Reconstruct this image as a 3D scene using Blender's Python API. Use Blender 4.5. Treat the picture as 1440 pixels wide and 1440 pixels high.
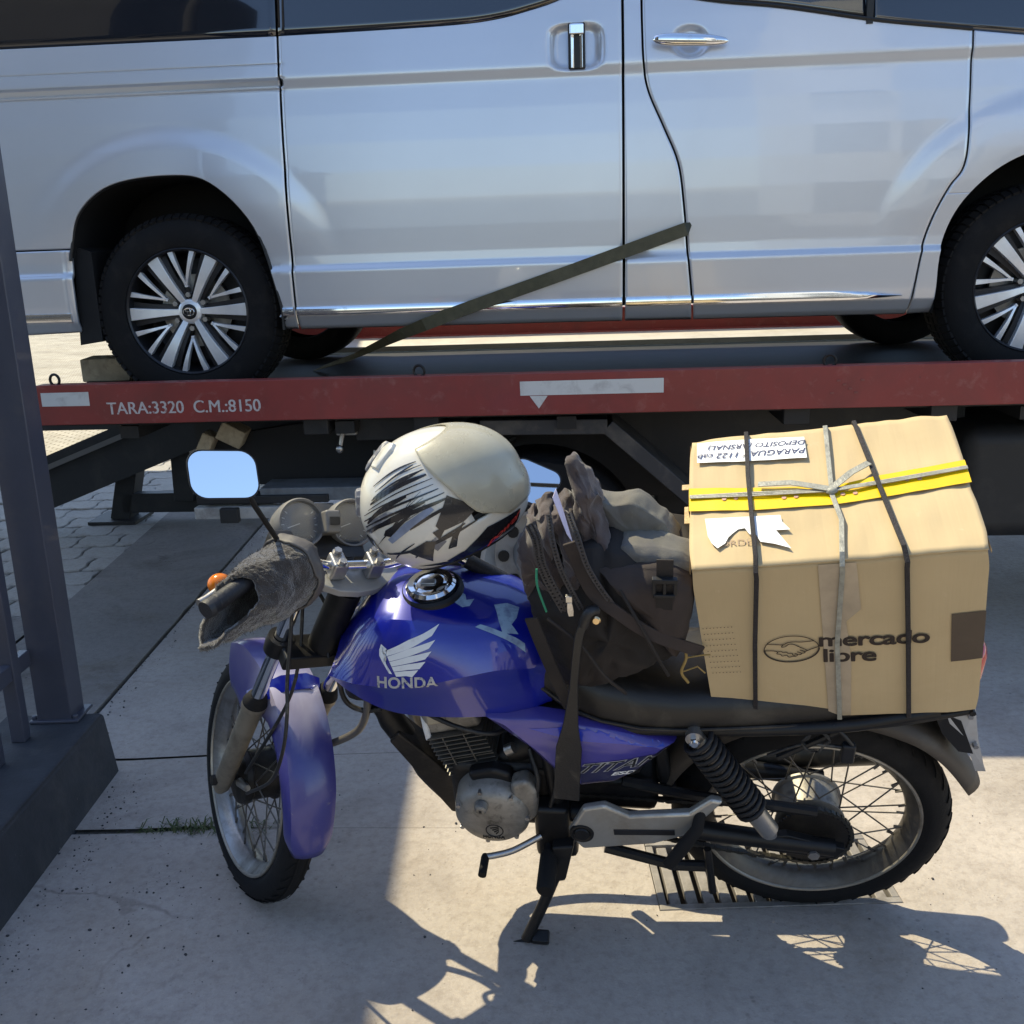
import bpy, bmesh, math, random
from math import sin, cos, pi, radians, sqrt, atan2
from mathutils import Vector, Matrix, noise
random.seed(7)
C = bpy.context.scene.collection
S = bpy.context.scene
for o in list(bpy.data.objects):
    bpy.data.objects.remove(o)

# ------------------------------------------------------------------ camera, sky, sun, exposure
PITCH, ROLL = radians(14.5), radians(1.9)
cam_d = bpy.data.cameras.new('camera')
cam_d.sensor_width = 36.0
cam_d.lens = 36.0 * 1430 / 1440
cam_d.clip_end = 500
cam_d.clip_start = 0.05
cam = bpy.data.objects.new('camera', cam_d)
C.objects.link(cam)
_f = Vector((0, cos(PITCH), -sin(PITCH)))
_r0 = Vector((1, 0, 0)); _d0 = Vector((0, -sin(PITCH), -cos(PITCH)))
_r = cos(ROLL) * _r0 + sin(ROLL) * _d0
_d = -sin(ROLL) * _r0 + cos(ROLL) * _d0
cam.matrix_world = Matrix(((_r.x, -_d.x, -_f.x, 0), (_r.y, -_d.y, -_f.y, 0), (_r.z, -_d.z, -_f.z, 1.56), (0, 0, 0, 1)))
S.camera = cam

SUN_VEC = Vector((0.50, -0.42, -1.0)).normalized()      # direction the light travels
w = bpy.data.worlds.new('World'); S.world = w; w.use_nodes = True
nt = w.node_tree; nt.nodes.clear()
sky = nt.nodes.new('ShaderNodeTexSky'); sky.sky_type = 'NISHITA'; sky.sun_disc = False
to_sun = -SUN_VEC
sky.sun_elevation = math.asin(to_sun.z)
sky.sun_rotation = atan2(to_sun.x, to_sun.y)
sky.air_density = 1.0; sky.dust_density = 0.5; sky.ozone_density = 1.6
bg = nt.nodes.new('ShaderNodeBackground'); bg.inputs['Strength'].default_value = 0.15
wo = nt.nodes.new('ShaderNodeOutputWorld')
nt.links.new(sky.outputs[0], bg.inputs[0]); nt.links.new(bg.outputs[0], wo.inputs[0])
sd = bpy.data.lights.new('sun', 'SUN'); sd.energy = 3.6; sd.angle = radians(0.53); sd.color = (1.0, 0.90, 0.62)
sun = bpy.data.objects.new('sun', sd); C.objects.link(sun)
sun.rotation_euler = SUN_VEC.to_track_quat('-Z', 'Y').to_euler(); sun.location = (-3, 4, 9)
S.view_settings.view_transform = 'Standard'; S.view_settings.look = 'None'
S.view_settings.gamma = 1; S.view_settings.exposure = 0.90
S.view_settings.use_curve_mapping = False
S.render.engine = 'CYCLES'
S.cycles.max_bounces = 8; S.cycles.transparent_max_bounces = 12
S.cycles.use_denoising = True

# ------------------------------------------------------------------ helpers
def V(*a): return Vector(a)
class MB:
    def __init__(s): s.v = []; s.f = []; s.m = []; s.mi = 0
    def add(s, vs, fs):
        o = len(s.v); s.v += [tuple(p) for p in vs]
        s.f += [tuple(i + o for i in f) for f in fs]; s.m += [s.mi] * len(fs); return s
    def box(s, c, d, R=None, tx=1, ty=1):
        c = Vector(c); h = Vector(d) / 2; vs = []
        for z in (-1, 1):
            kx, ky = (tx, ty) if z > 0 else (1, 1)
            for x, y in ((-1, -1), (1, -1), (1, 1), (-1, 1)):
                p = Vector((x * h.x * kx, y * h.y * ky, z * h.z)); vs.append(c + (R @ p if R else p))
        return s.add(vs, [(0, 3, 2, 1), (4, 5, 6, 7), (0, 1, 5, 4), (1, 2, 6, 5), (2, 3, 7, 6), (3, 0, 4, 7)])
    def beam(s, a, b, wd, ht, up=(0, 0, 1)):
        a = Vector(a); b = Vector(b); x = (b - a).normalized(); y = Vector(up).cross(x).normalized(); z = x.cross(y)
        R = Matrix((x, y, z)).transposed(); return s.box((a + b) / 2, ((b - a).length, wd, ht), R)
    def loft(s, rings, caps=True, closed=True):
        n = len(rings[0]); vs = [p for r in rings for p in r]; fs = []
        for i in range(len(rings) - 1):
            for j in range(n if closed else n - 1):
                k = (j + 1) % n; fs.append((i * n + j, i * n + k, (i + 1) * n + k, (i + 1) * n + j))
        if caps: fs += [tuple(range(n - 1, -1, -1)), tuple(range((len(rings) - 1) * n, len(rings) * n))]
        return s.add(vs, fs)
    def cyl(s, a, b, r0, r1=None, n=16, caps=True):
        a = Vector(a); b = Vector(b); r1 = r0 if r1 is None else r1
        return s.tube([a, b], [r0, r1], n, caps)
    def tube(s, pts, r, n=8, caps=True):
        pts = [Vector(p) for p in pts]; m = len(pts)
        if not hasattr(r, '__len__'): r = [r] * m
        t = [(pts[min(i + 1, m - 1)] - pts[max(i - 1, 0)]).normalized() for i in range(m)]
        q = t[0].orthogonal().normalized(); rings = []
        for i in range(m):
            q = (q - q.dot(t[i]) * t[i]).normalized(); b = t[i].cross(q)
            rings.append([pts[i] + r[i] * (cos(2 * pi * j / n) * q + sin(2 * pi * j / n) * b) for j in range(n)])
        return s.loft(rings, caps)
    def strip(s, pts, nrm, wd, th):
        # flat band along pts, width across = t x nrm
        pts = [Vector(p) for p in pts]; m = len(pts); rings = []
        for i in range(m):
            t = (pts[min(i + 1, m - 1)] - pts[max(i - 1, 0)]).normalized()
            nn = Vector(nrm[i] if isinstance(nrm, list) else nrm); nn = (nn - nn.dot(t) * t).normalized(); b = t.cross(nn)
            ww = wd[i] if hasattr(wd, '__len__') else wd
            rings.append([pts[i] - b * ww / 2, pts[i] + b * ww / 2, pts[i] + b * ww / 2 + nn * th, pts[i] - b * ww / 2 + nn * th])
        return s.loft(rings)
    def lathe(s, prof, o, ax, n=32, closed=False, a0=0, a1=2 * pi):
        o = Vector(o); ax = Vector(ax).normalized(); q = ax.orthogonal().normalized(); b = ax.cross(q); full = abs(a1 - a0 - 2 * pi) < 1e-6
        k = n if full else n + 1; rings = []
        for i in range(k):
            t = a0 + (a1 - a0) * i / n; d = cos(t) * q + sin(t) * b
            rings.append([o + r * d + h * ax for r, h in prof])
        m = len(prof); vs = [p for r in rings for p in r]; fs = []
        for i in range(n):
            i2 = (i + 1) % k
            for j in range(m if closed else m - 1):
                j2 = (j + 1) % m; fs.append((i * m + j, i2 * m + j, i2 * m + j2, i * m + j2))
        return s.add(vs, fs)
    def torus(s, o, ax, R, r, n=48, k=10, ry=None):
        ry = ry or r
        return s.lathe([(R + r * cos(2 * pi * j / k), ry * sin(2 * pi * j / k)) for j in range(k)], o, ax, n, True)
    def ell(s, c, r, R=None, nu=20, nv=12, e=1.0):
        c = Vector(c); rings = []
        sp = lambda x: math.copysign(abs(x) ** e, x)
        for i in range(nv + 1):
            p = -pi / 2 + pi * i / nv
            if i in (0, nv): p *= .995
            ring = []
            for j in range(nu):
                t = 2 * pi * j / nu
                q = Vector((r[0] * sp(cos(p)) * sp(cos(t)), r[1] * sp(cos(p)) * sp(sin(t)), r[2] * sp(sin(p))))
                ring.append(c + (R @ q if R else q))
            rings.append(ring)
        return s.loft(rings)
    def prism(s, poly, vec):
        poly = [Vector(p) for p in poly]; vec = Vector(vec); n = len(poly)
        vs = poly + [p + vec for p in poly]
        return s.add(vs, [tuple(range(n - 1, -1, -1)), tuple(range(n, 2 * n))] + [(i, (i + 1) % n, n + (i + 1) % n, n + i) for i in range(n)])
    def grid(s, fn, nu, nv):
        vs = [fn(i / nu, j / nv) for j in range(nv + 1) for i in range(nu + 1)]; k = nu + 1
        return s.add(vs, [(j * k + i, j * k + i + 1, (j + 1) * k + i + 1, (j + 1) * k + i) for j in range(nv) for i in range(nu)])
    def jitter(s, amp, sc, seed=0):
        for i, p in enumerate(s.v):
            q = Vector(p); s.v[i] = tuple(q + amp * noise.noise_vector(q * sc + Vector((seed, seed * 2.3, 0))))
        return s
    def xf(s, M):
        s.v = [tuple(M @ Vector(p)) for p in s.v]; return s
    def build(s, name, mats, parent=None, ang=35, bevel=0, seg=2, solid=0, sub=0, fix=True):
        me = bpy.data.meshes.new(name); me.from_pydata(s.v, [], s.f)
        if not isinstance(mats, (list, tuple)): mats = [mats]
        for m in mats: me.materials.append(m)
        if len(mats) > 1: me.polygons.foreach_set('material_index', s.m)
        if fix:
            bm = bmesh.new(); bm.from_mesh(me); bmesh.ops.remove_doubles(bm, verts=bm.verts, dist=1e-6 if fix is True else 1e-4)
            if fix is True: bmesh.ops.recalc_face_normals(bm, faces=bm.faces)
            bm.to_mesh(me); bm.free()
        if ang:
            me.polygons.foreach_set('use_smooth', [True] * len(me.polygons)); me.set_sharp_from_angle(angle=radians(ang))
        o = bpy.data.objects.new(name, me); C.objects.link(o)
        if parent: o.parent = parent
        if solid:
            md = o.modifiers.new('thick', 'SOLIDIFY'); md.thickness = solid; md.offset = -1
        if bevel:
            md = o.modifiers.new('bevel', 'BEVEL'); md.width = bevel; md.segments = seg; md.limit_method = 'ANGLE'; md.angle_limit = radians(38); md.harden_normals = True
        if sub:
            md = o.modifiers.new('sub', 'SUBSURF'); md.levels = sub; md.render_levels = sub
        return o
def tag(o, label=None, cat=None, group=None, kind=None):
    if label: o['label'] = label
    if cat: o['category'] = cat
    if group: o['group'] = group
    if kind: o['kind'] = kind
    return o
def thing(name, M, label, cat, group=None):
    o = bpy.data.objects.new(name, None); C.objects.link(o); o.empty_display_size = .1
    o.matrix_world = M if isinstance(M, Matrix) else Matrix.Translation(M)
    return tag(o, label, cat, group)
def dup(o, parent=None, M=None, deep=True):
    c = o.copy(); C.objects.link(c); c.parent = parent
    if M is not None: c.matrix_local = M
    if deep:
        for ch in list(o.children): dup(ch, c)
    return c
def frame(x, y, z, o):
    x = Vector(x); y = Vector(y); z = Vector(z); o = Vector(o)
    return Matrix(((x.x, y.x, z.x, o.x), (x.y, y.y, z.y, o.y), (x.z, y.z, z.z, o.z), (0, 0, 0, 1)))
def text(name, body, size, M, mat, parent=None, depth=.0006, off=0, shear=0, sx=1, spacing=1):
    cu = bpy.data.curves.new('t', 'FONT'); cu.body = body; cu.size = size; cu.extrude = depth; cu.offset = off; cu.shear = shear; cu.space_character = spacing
    t = bpy.data.objects.new('t', cu); C.objects.link(t)
    dg = bpy.context.evaluated_depsgraph_get(); me = bpy.data.meshes.new_from_object(t.evaluated_get(dg))
    bpy.data.objects.remove(t); bpy.data.curves.remove(cu)
    xs = [v.co.x for v in me.vertices]; ys = [v.co.y for v in me.vertices]
    me.transform(Matrix.Diagonal((sx, 1, 1, 1)) @ Matrix.Translation((-(min(xs) + max(xs)) / 2, -(min(ys) + max(ys)) / 2, 0)))
    if M is not None: me.transform(M)
    me.name = name; me.materials.clear(); me.materials.append(mat)
    o = bpy.data.objects.new(name, me); C.objects.link(o); o.parent = parent
    return o
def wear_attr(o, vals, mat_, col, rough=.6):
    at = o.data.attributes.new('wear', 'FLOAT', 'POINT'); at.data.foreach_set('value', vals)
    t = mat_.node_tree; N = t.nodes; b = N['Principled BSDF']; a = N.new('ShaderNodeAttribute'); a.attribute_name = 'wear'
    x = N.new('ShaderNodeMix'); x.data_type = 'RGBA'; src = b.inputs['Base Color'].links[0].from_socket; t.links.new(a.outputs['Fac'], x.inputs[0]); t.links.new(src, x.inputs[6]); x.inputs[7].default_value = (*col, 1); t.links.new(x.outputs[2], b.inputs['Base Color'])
def densify(me, res):
    bm = bmesh.new(); bm.from_mesh(me); bmesh.ops.triangulate(bm, faces=bm.faces[:])
    for _ in range(4):
        es = [e for e in bm.edges if e.calc_length() > res]
        if not es: break
        bmesh.ops.subdivide_edges(bm, edges=es, cuts=1); bmesh.ops.triangulate(bm, faces=bm.faces[:])
    bm.to_mesh(me); bm.free()
def cr(pts, n=8):
    # catmull-rom through pts
    P = [Vector(p) for p in pts]; P = [2 * P[0] - P[1]] + P + [2 * P[-1] - P[-2]]; out = []
    for i in range(1, len(P) - 2):
        a, b, c, d = P[i - 1:i + 3]
        for k in range(n):
            t = k / n; out.append(.5 * ((2 * b) + (c - a) * t + (2 * a - 5 * b + 4 * c - d) * t * t + (3 * b - a - 3 * c + d) * t ** 3))
    out.append(P[-2]); return out
def interp(tab, x):
    if x <= tab[0][0]: return tab[0][1]
    for (a, b), (c, d) in zip(tab, tab[1:]):
        if x <= c: return b + (d - b) * (x - a) / (c - a)
    return tab[-1][1]
def interpv(tab, x):
    if x <= tab[0][0]: return Vector(tab[0][1])
    for (a, b), (c, d) in zip(tab, tab[1:]):
        if x <= c: return Vector(b).lerp(Vector(d), (x - a) / (c - a))
    return Vector(tab[-1][1])

# ------------------------------------------------------------------ materials
def mat(name, col, rough=.5, metal=0, coat=0, var=None, bump=None, dirt=None, spec=.5, sheen=0, trans=0, alpha=1, rvar=0, coatr=.05, ior=1.5, bvec=None):
    m = bpy.data.materials.new(name); m.use_nodes = True; t = m.node_tree; N = t.nodes; Lk = t.links
    b = N['Principled BSDF']; b.inputs['Base Color'].default_value = (*col, 1); b.inputs['Roughness'].default_value = rough
    b.inputs['Metallic'].default_value = metal; b.inputs['Coat Weight'].default_value = coat; b.inputs['Coat Roughness'].default_value = coatr
    b.inputs['Specular IOR Level'].default_value = spec; b.inputs['Sheen Weight'].default_value = sheen
    b.inputs['Transmission Weight'].default_value = trans; b.inputs['Alpha'].default_value = alpha; b.inputs['IOR'].default_value = ior
    tc = N.new('ShaderNodeTexCoord')
    def nz(scale, det=6, rg=.6, dist=0):
        n = N.new('ShaderNodeTexNoise'); n.inputs['Scale'].default_value = scale; n.inputs['Detail'].default_value = det; n.inputs['Roughness'].default_value = rg
        n.inputs['Distortion'].default_value = dist
        Lk.new(tc.outputs['Object'], n.inputs['Vector']); return n.outputs['Fac']
    def ramp(src, lo, hi, a=0, bb=1):
        r = N.new('ShaderNodeMapRange'); r.inputs[1].default_value = lo; r.inputs[2].default_value = hi; r.inputs[3].default_value = a; r.inputs[4].default_value = bb
        Lk.new(src, r.inputs[0]); return r.outputs[0]
    def mixc(fac, a, bb):
        x = N.new('ShaderNodeMix'); x.data_type = 'RGBA'
        if hasattr(fac, 'links'): Lk.new(fac, x.inputs[0])
        else: x.inputs[0].default_value = fac
        for k, val in ((6, a), (7, bb)):
            if hasattr(val, 'links'): Lk.new(val, x.inputs[k])
            else: x.inputs[k].default_value = (*val, 1)
        return x.outputs[2]
    cur = tuple(col)
    if var:                                        # var = (scale, amount)
        k = var[1]; cur = mixc(ramp(nz(var[0]), .3, .7), tuple(c * (1 - k) for c in col), tuple(min(1, c * (1 + k)) for c in col))
    m['_f'] = 0
    fac_d = None
    if dirt:                                       # (colour, scale, lo, hi [, max])
        for d in (dirt if isinstance(dirt, list) else [dirt]):
            fac_d = ramp(nz(d[1], 8, .65, .4), d[2], d[3], 0, d[4] if len(d) > 4 else 1); cur = mixc(fac_d, cur, d[0])
    if hasattr(cur, 'links'): Lk.new(cur, b.inputs['Base Color'])
    if fac_d is not None and rvar == 0 and rough < .5: Lk.new(ramp(fac_d, 0, 1, rough, min(.85, rough + .4)), b.inputs['Roughness'])
    if rvar: Lk.new(ramp(nz(14), .3, .7, max(0, rough - rvar), rough + rvar), b.inputs['Roughness'])
    if bump:                                       # (scale, strength [, distance])
        bn = N.new('ShaderNodeBump'); bn.inputs['Strength'].default_value = bump[1]; bn.inputs['Distance'].default_value = bump[2] if len(bump) > 2 else .003
        if bvec:
            mp = N.new('ShaderNodeMapping'); mp.inputs['Scale'].default_value = bvec; Lk.new(tc.outputs['Object'], mp.inputs['Vector'])
            n2 = N.new('ShaderNodeTexNoise'); n2.inputs['Scale'].default_value = bump[0]; n2.inputs['Detail'].default_value = 3; Lk.new(mp.outputs[0], n2.inputs['Vector']); hsrc = n2.outputs['Fac']
        else: hsrc = nz(bump[0], 5)
        Lk.new(hsrc, bn.inputs['Height']); Lk.new(bn.outputs[0], b.inputs['Normal'])
    return m
DUST = (.30, .26, .20)
black_plastic = mat('black_plastic', (.014, .014, .016), .45, var=(9, .3), dirt=(DUST, 7, .55, .9, .18), bump=(220, .1), spec=.3)
black_metal = mat('black_metal', (.009, .009, .010), .42, .1, dirt=((.14, .11, .085), 9, .5, .85, .25), spec=.35)
greasy = mat('greasy_metal', (.014, .012, .011), .5, .3, dirt=((.10, .08, .06), 14, .48, .8, .45), bump=(60, .4))
rubber = mat('tyre_rubber', (.009, .0085, .009), .8, dirt=((.10, .085, .07), 8, .5, .85, .22), bump=(150, .25), spec=.25)
chrome = mat('chrome', (.82, .83, .85), .06, 1, dirt=((.35, .31, .26), 18, .56, .8, .5))
steel = mat('worn_steel', (.42, .41, .40), .35, .9, dirt=((.16, .13, .10), 12, .45, .75, .6), bump=(90, .2))
alloy = mat('dull_alloy', (.30, .28, .25), .5, .55, var=(20, .2), dirt=[((.06, .05, .04), 8, .42, .72, .85), ((.03, .025, .02), 35, .55, .7, .6)], bump=(120, .2))
blue_paint = mat('blue_paint', (.003, .010, .28), .28, .15, 1, var=(5, .15), dirt=((.42, .38, .42), 5, .5, .95, .10), coatr=.05)
faded_blue = mat('faded_blue_paint', (.018, .018, .19), .38, .1, .6, dirt=[((.30, .26, .32), 3.5, .48, .9, .25), ((.30, .27, .24), 45, .64, .72, .3)], coatr=.15)
seat_vinyl = mat('seat_vinyl', (.012, .0105, .0095), .42, dirt=(DUST, 10, .5, .85, .2), bump=(350, .35, .001))
white_decal = mat('white_decal', (.72, .73, .74), .4, dirt=((.35, .33, .32), 40, .55, .75, .4))
silver_decal = mat('silver_decal', (.5, .5, .5), .35, .4, dirt=((.03, .03, .1), 60, .55, .62, .7))
dark_print = mat('dark_print', (.03, .018, .012), .7)
mirror = mat('mirror_glass', (.93, .95, .97), .01, 1, dirt=((.7, .72, .74), 9, .6, .9, .25))
amber = mat('amber_lens', (.75, .20, .01), .15, trans=.2)
red_lens = mat('red_lens', (.45, .012, .015), .12, coat=1)

# ------------------------------------------------------------------ ground
def ground_mat(name, col, speck=.5, stain=.5, crack=True, pave=False):
    m = bpy.data.materials.new(name); m.use_nodes = True; t = m.node_tree; N = t.nodes; Lk = t.links; b = N['Principled BSDF']
    b.inputs['Roughness'].default_value = .88; b.inputs['Specular IOR Level'].default_value = .25
    tc = N.new('ShaderNodeTexCoord')
    def nz(scale, det, rg=.6, dist=0):
        n = N.new('ShaderNodeTexNoise'); n.inputs['Scale'].default_value = scale; n.inputs['Detail'].default_value = det; n.inputs['Roughness'].default_value = rg; n.inputs['Distortion'].default_value = dist
        Lk.new(tc.outputs['Object'], n.inputs['Vector']); return n.outputs['Fac']
    def rng(src, lo, hi, a, bb):
        r = N.new('ShaderNodeMapRange'); r.inputs[1].default_value = lo; r.inputs[2].default_value = hi; r.inputs[3].default_value = a; r.inputs[4].default_value = bb
        Lk.new(src, r.inputs[0]); return r.outputs[0]
    def mul(a, c, mode='MULTIPLY', fac=1.0):
        x = N.new('ShaderNodeMix'); x.data_type = 'RGBA'; x.blend_type = mode
        if hasattr(fac, 'links'): Lk.new(fac, x.inputs[0])
        else: x.inputs[0].default_value = fac
        for k, val in ((6, a), (7, c)):
            if hasattr(val, 'links'): Lk.new(val, x.inputs[k])
            else: x.inputs[k].default_value = (*val, 1) if len(val) == 3 else val
        return x.outputs[2]
    cur = mul(rng(nz(1.6, 8, .62), .3, .72, 0, 1), tuple(c * 1.1 for c in col)) if 0 else None
    x = N.new('ShaderNodeMix'); x.data_type = 'RGBA'; Lk.new(rng(nz(1.3, 8, .62, .3), .32, .7, 0, 1), x.inputs[0])
    x.inputs[6].default_value = (*[c * .82 for c in col], 1); x.inputs[7].default_value = (*[c * 1.1 for c in col], 1); cur = x.outputs[2]
    cur = mul(cur, (.55, .52, .50), fac=rng(nz(2.3, 8, .62, .8), .50, .70, 0, stain))
    cur = mul(cur, (.80, .70, .56), fac=rng(nz(1.7, 7, .6, .5), .52, .75, 0, stain * .8))
    cur = mul(cur, (.42, .40, .40), fac=rng(nz(5.5, 6, .55, .4), .66, .78, 0, stain * .9))
    cur = mul(cur, (.72, .70, .68), fac=rng(nz(38, 5, .7), .46, .66, 0, .6))
    cur = mul(cur, (1.18, 1.16, 1.12), fac=rng(nz(90, 3, .6), .55, .7, 0, .6))
    v = N.new('ShaderNodeTexVoronoi'); v.inputs['Scale'].default_value = 26; v.inputs['Randomness'].default_value = 1; Lk.new(tc.outputs['Object'], v.inputs['Vector'])
    dots = rng(v.outputs['Distance'], .07, .16, 1, 0)
    g = N.new('ShaderNodeMath'); g.operation = 'MULTIPLY'; Lk.new(dots, g.inputs[0]); Lk.new(rng(nz(2.3, 3), .46, .62, 0, speck), g.inputs[1])
    cur = mul(cur, (.25, .23, .24), fac=g.outputs[0])
    v1 = N.new('ShaderNodeTexVoronoi'); v1.inputs['Scale'].default_value = 75; Lk.new(tc.outputs['Object'], v1.inputs['Vector'])
    g1 = N.new('ShaderNodeMath'); g1.operation = 'MULTIPLY'; Lk.new(rng(v1.outputs['Distance'], .1, .22, 1, 0), g1.inputs[0]); Lk.new(rng(nz(9, 3), .5, .6, 0, speck * .8), g1.inputs[1])
    cur = mul(cur, (.4, .38, .38), fac=g1.outputs[0])
    if crack:
        wv = N.new('ShaderNodeTexNoise'); wv.inputs['Scale'].default_value = 3; wv.inputs['Detail'].default_value = 6; Lk.new(tc.outputs['Object'], wv.inputs['Vector'])
        ad = N.new('ShaderNodeMix'); ad.data_type = 'RGBA'; ad.blend_type = 'LINEAR_LIGHT'; ad.inputs[0].default_value = .18; Lk.new(tc.outputs['Object'], ad.inputs[6]); Lk.new(wv.outputs['Color'], ad.inputs[7])
        v2 = N.new('ShaderNodeTexVoronoi'); v2.feature = 'DISTANCE_TO_EDGE'; v2.inputs['Scale'].default_value = .7; Lk.new(ad.outputs[2], v2.inputs['Vector'])
        g2 = N.new('ShaderNodeMath'); g2.operation = 'MULTIPLY'; Lk.new(rng(v2.outputs['Distance'], .001, .006, 1, 0), g2.inputs[0]); Lk.new(rng(nz(1.1, 2), .54, .66, 0, .5), g2.inputs[1])
        cur = mul(cur, (.3, .27, .25), fac=g2.outputs[0])
    if pave:
        br = N.new('ShaderNodeTexBrick'); br.inputs['Scale'].default_value = 4.2; br.inputs['Mortar Size'].default_value = .03; Lk.new(tc.outputs['Object'], br.inputs['Vector'])
        br.inputs['Color1'].default_value = (1, 1, 1, 1); br.inputs['Color2'].default_value = (.85, .84, .82, 1); br.inputs['Mortar'].default_value = (.4, .38, .35, 1)
        cur = mul(cur, br.outputs['Color'])
    Lk.new(cur, b.inputs['Base Color'])
    bn = N.new('ShaderNodeBump'); bn.inputs['Strength'].default_value = .8; bn.inputs['Distance'].default_value = .004
    s2 = N.new('ShaderNodeMath'); s2.operation = 'ADD'; Lk.new(nz(70, 6, .7), s2.inputs[0]); Lk.new(nz(9, 4), s2.inputs[1])
    Lk.new(s2.outputs[0], bn.inputs['Height']); Lk.new(bn.outputs[0], b.inputs['Normal'])
    return m
concrete = ground_mat('concrete', (.42, .37, .33))
concrete_old = ground_mat('old_concrete', (.215, .195, .18), speck=.9, stain=.9)
street_mat = ground_mat('street_paving', (.52, .47, .38), crack=False, pave=True)
YF0 = -1.55
pave_kerb = mat('kerb_stone', (.30, .28, .25), .85, var=(6, .2))
dirt_mat = mat('joint_dirt', (.045, .038, .03), .95, var=(30, .4), bump=(90, .6))
paver_mat = ground_mat('paver_stone', (.40, .37, .33), crack=False, stain=.7)

base = MB().add([(-120, -120, -.07), (120, -120, -.07), (120, 120, -.07), (-120, 120, -.07)], [(0, 1, 2, 3)]).build('ground', dirt_mat, ang=0, fix=False)
tag(base, kind='structure')
street = MB().add([(-120, 6.75, -.016), (120, 6.75, -.016), (120, 120, -.016), (-120, 120, -.016)], [(0, 1, 2, 3)])
tag(street.build('street', street_mat, ang=0, fix=False), kind='structure')
asph = ground_mat('asphalt', (.06, .058, .056), crack=False, stain=.3)
tag(MB().add([(-60, -9, -.05), (60, -9, -.05), (60, YF0, -.05), (-60, YF0, -.05)], [(0, 1, 2, 3)]).build('road', asph, ang=0, fix=False), kind='structure')
tag(MB().box((0, YF0 + .07, -.06), (60, .14, .10)).build('kerb', pave_kerb, bevel=.01), kind='structure')
tag(MB().add([(-60, -12, .04), (60, -12, .04), (60, -9, .04), (-60, -9, .04), (60, -9, -.06), (-60, -9, -.06)], [(0, 1, 2, 3), (3, 2, 4, 5)]).build('far_pavement', concrete_old, ang=0, fix=False), kind='structure')
# concrete pad with a hole for the drain and open joints
HX0, HX1, HY0, HY1 = .325, .915, 2.135, 2.43
pad = MB()
YF = -1.4
def quad(x0, y0, x1, y1):
    pad.add([(x0, y0, 0), (x1, y0, 0), (x1, y1, 0), (x0, y1, 0)], [(0, 1, 2, 3)])
quad(HX0, YF, HX1, HY0); quad(HX0, HY1, HX1, 6.7); quad(HX1, YF, 14, 6.7)
# left block: a wedge-shaped open joint at y 2.57 and one at y 3.1
L0 = [(-1.505, YF), (HX0, YF), (HX0, 2.5), (-.72, 2.562), (-.9, 2.568), (-1.1, 2.557), (-1.3, 2.562), (-1.5, 2.56)]
L1 = [(-1.5, 2.585), (-1.3, 2.586), (-1.1, 2.58), (-.9, 2.584), (-.72, 2.564), (HX0, 2.5), (HX0, 2.98), (-.7, 2.985), (-1.0, 3.0), (-1.25, 2.99), (-1.5, 2.995)]
L2 = [(-1.5, 3.012), (-1.25, 3.004), (-1.0, 3.012), (-.7, 2.988), (HX0, 2.98), (HX0, 6.7), (-1.5, 6.7), (-1.5, 5.2), (-1.5, 4.3)]
for P in (L0, L1, L2): pad.add([(x, y, 0) for x, y in P], [tuple(range(len(P)))])
# drain pit walls
pad.add([(HX0, HY0, 0), (HX1, HY0, 0), (HX1, HY1, 0), (HX0, HY1, 0), (HX0, HY0, -.25), (HX1, HY0, -.25), (HX1, HY1, -.25), (HX0, HY1, -.25)],
        [(0, 1, 5, 4), (1, 2, 6, 5), (2, 3, 7, 6), (3, 0, 4, 7)])
tag(pad.build('pavement', concrete, ang=0, fix=False), kind='structure')
side = MB()
P = [(-2.12, 4.4), (-2.12, YF)] + [(-1.513 + .009 * noise.noise((k * .9, 3, 0)), YF + (6.7 - YF) * k / 60) for k in range(61)] + [(-2.2, 6.7)]
side.add([(x, y, .006) for x, y in P] + [(x, y, -.05) for x, y in P], [tuple(range(len(P)))] + [(i, (i + 1) % len(P), len(P) + (i + 1) % len(P), len(P) + i) for i in range(len(P))])
side.add([(-9, YF, .004), (-2.14, YF, .004), (-2.14, 4.4, .004), (-9, 4.4, .004)], [(0, 1, 2, 3)])
tag(side.build('path', concrete_old, ang=0, fix=False), kind='structure')
# interlocking pavers, each a block
pv = MB(); a, bb = .118, .113
prof = [(-a, -bb), (-a * .5, -bb - .012), (a * .1, -bb + .008), (a * .55, -bb - .01), (a, -bb), (a + .012, -bb * .4), (a - .01, bb * .3), (a, bb), (a * .55, bb - .012), (a * .1, bb + .006), (-a * .5, bb - .014), (-a, bb), (-a - .012, bb * .3), (-a + .008, -bb * .4)]
prof = [(x * .97, y * .97) for x, y in prof]
pv.loft([[(x, y, -.05) for x, y in prof], [(x, y, -.006) for x, y in prof], [(x * .95, y * .95, 0) for x, y in prof]])
joint_sand = mat('joint_sand', (.10, .09, .075), .95, var=(40, .4), bump=(90, .6))
paving = tag(MB().add([(-3.9, 4.41, -.014), (-2.15, 4.41, -.014), (-2.24, 6.74, -.014), (-2.0, 6.74, -.014), (-2.0, 8.4, -.014), (-3.9, 8.4, -.014)], [(0, 1, 2, 3, 4, 5)]).build('paving', joint_sand, ang=0, fix=False), kind='structure')
pv0 = None; rn = random.Random(3)
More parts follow.
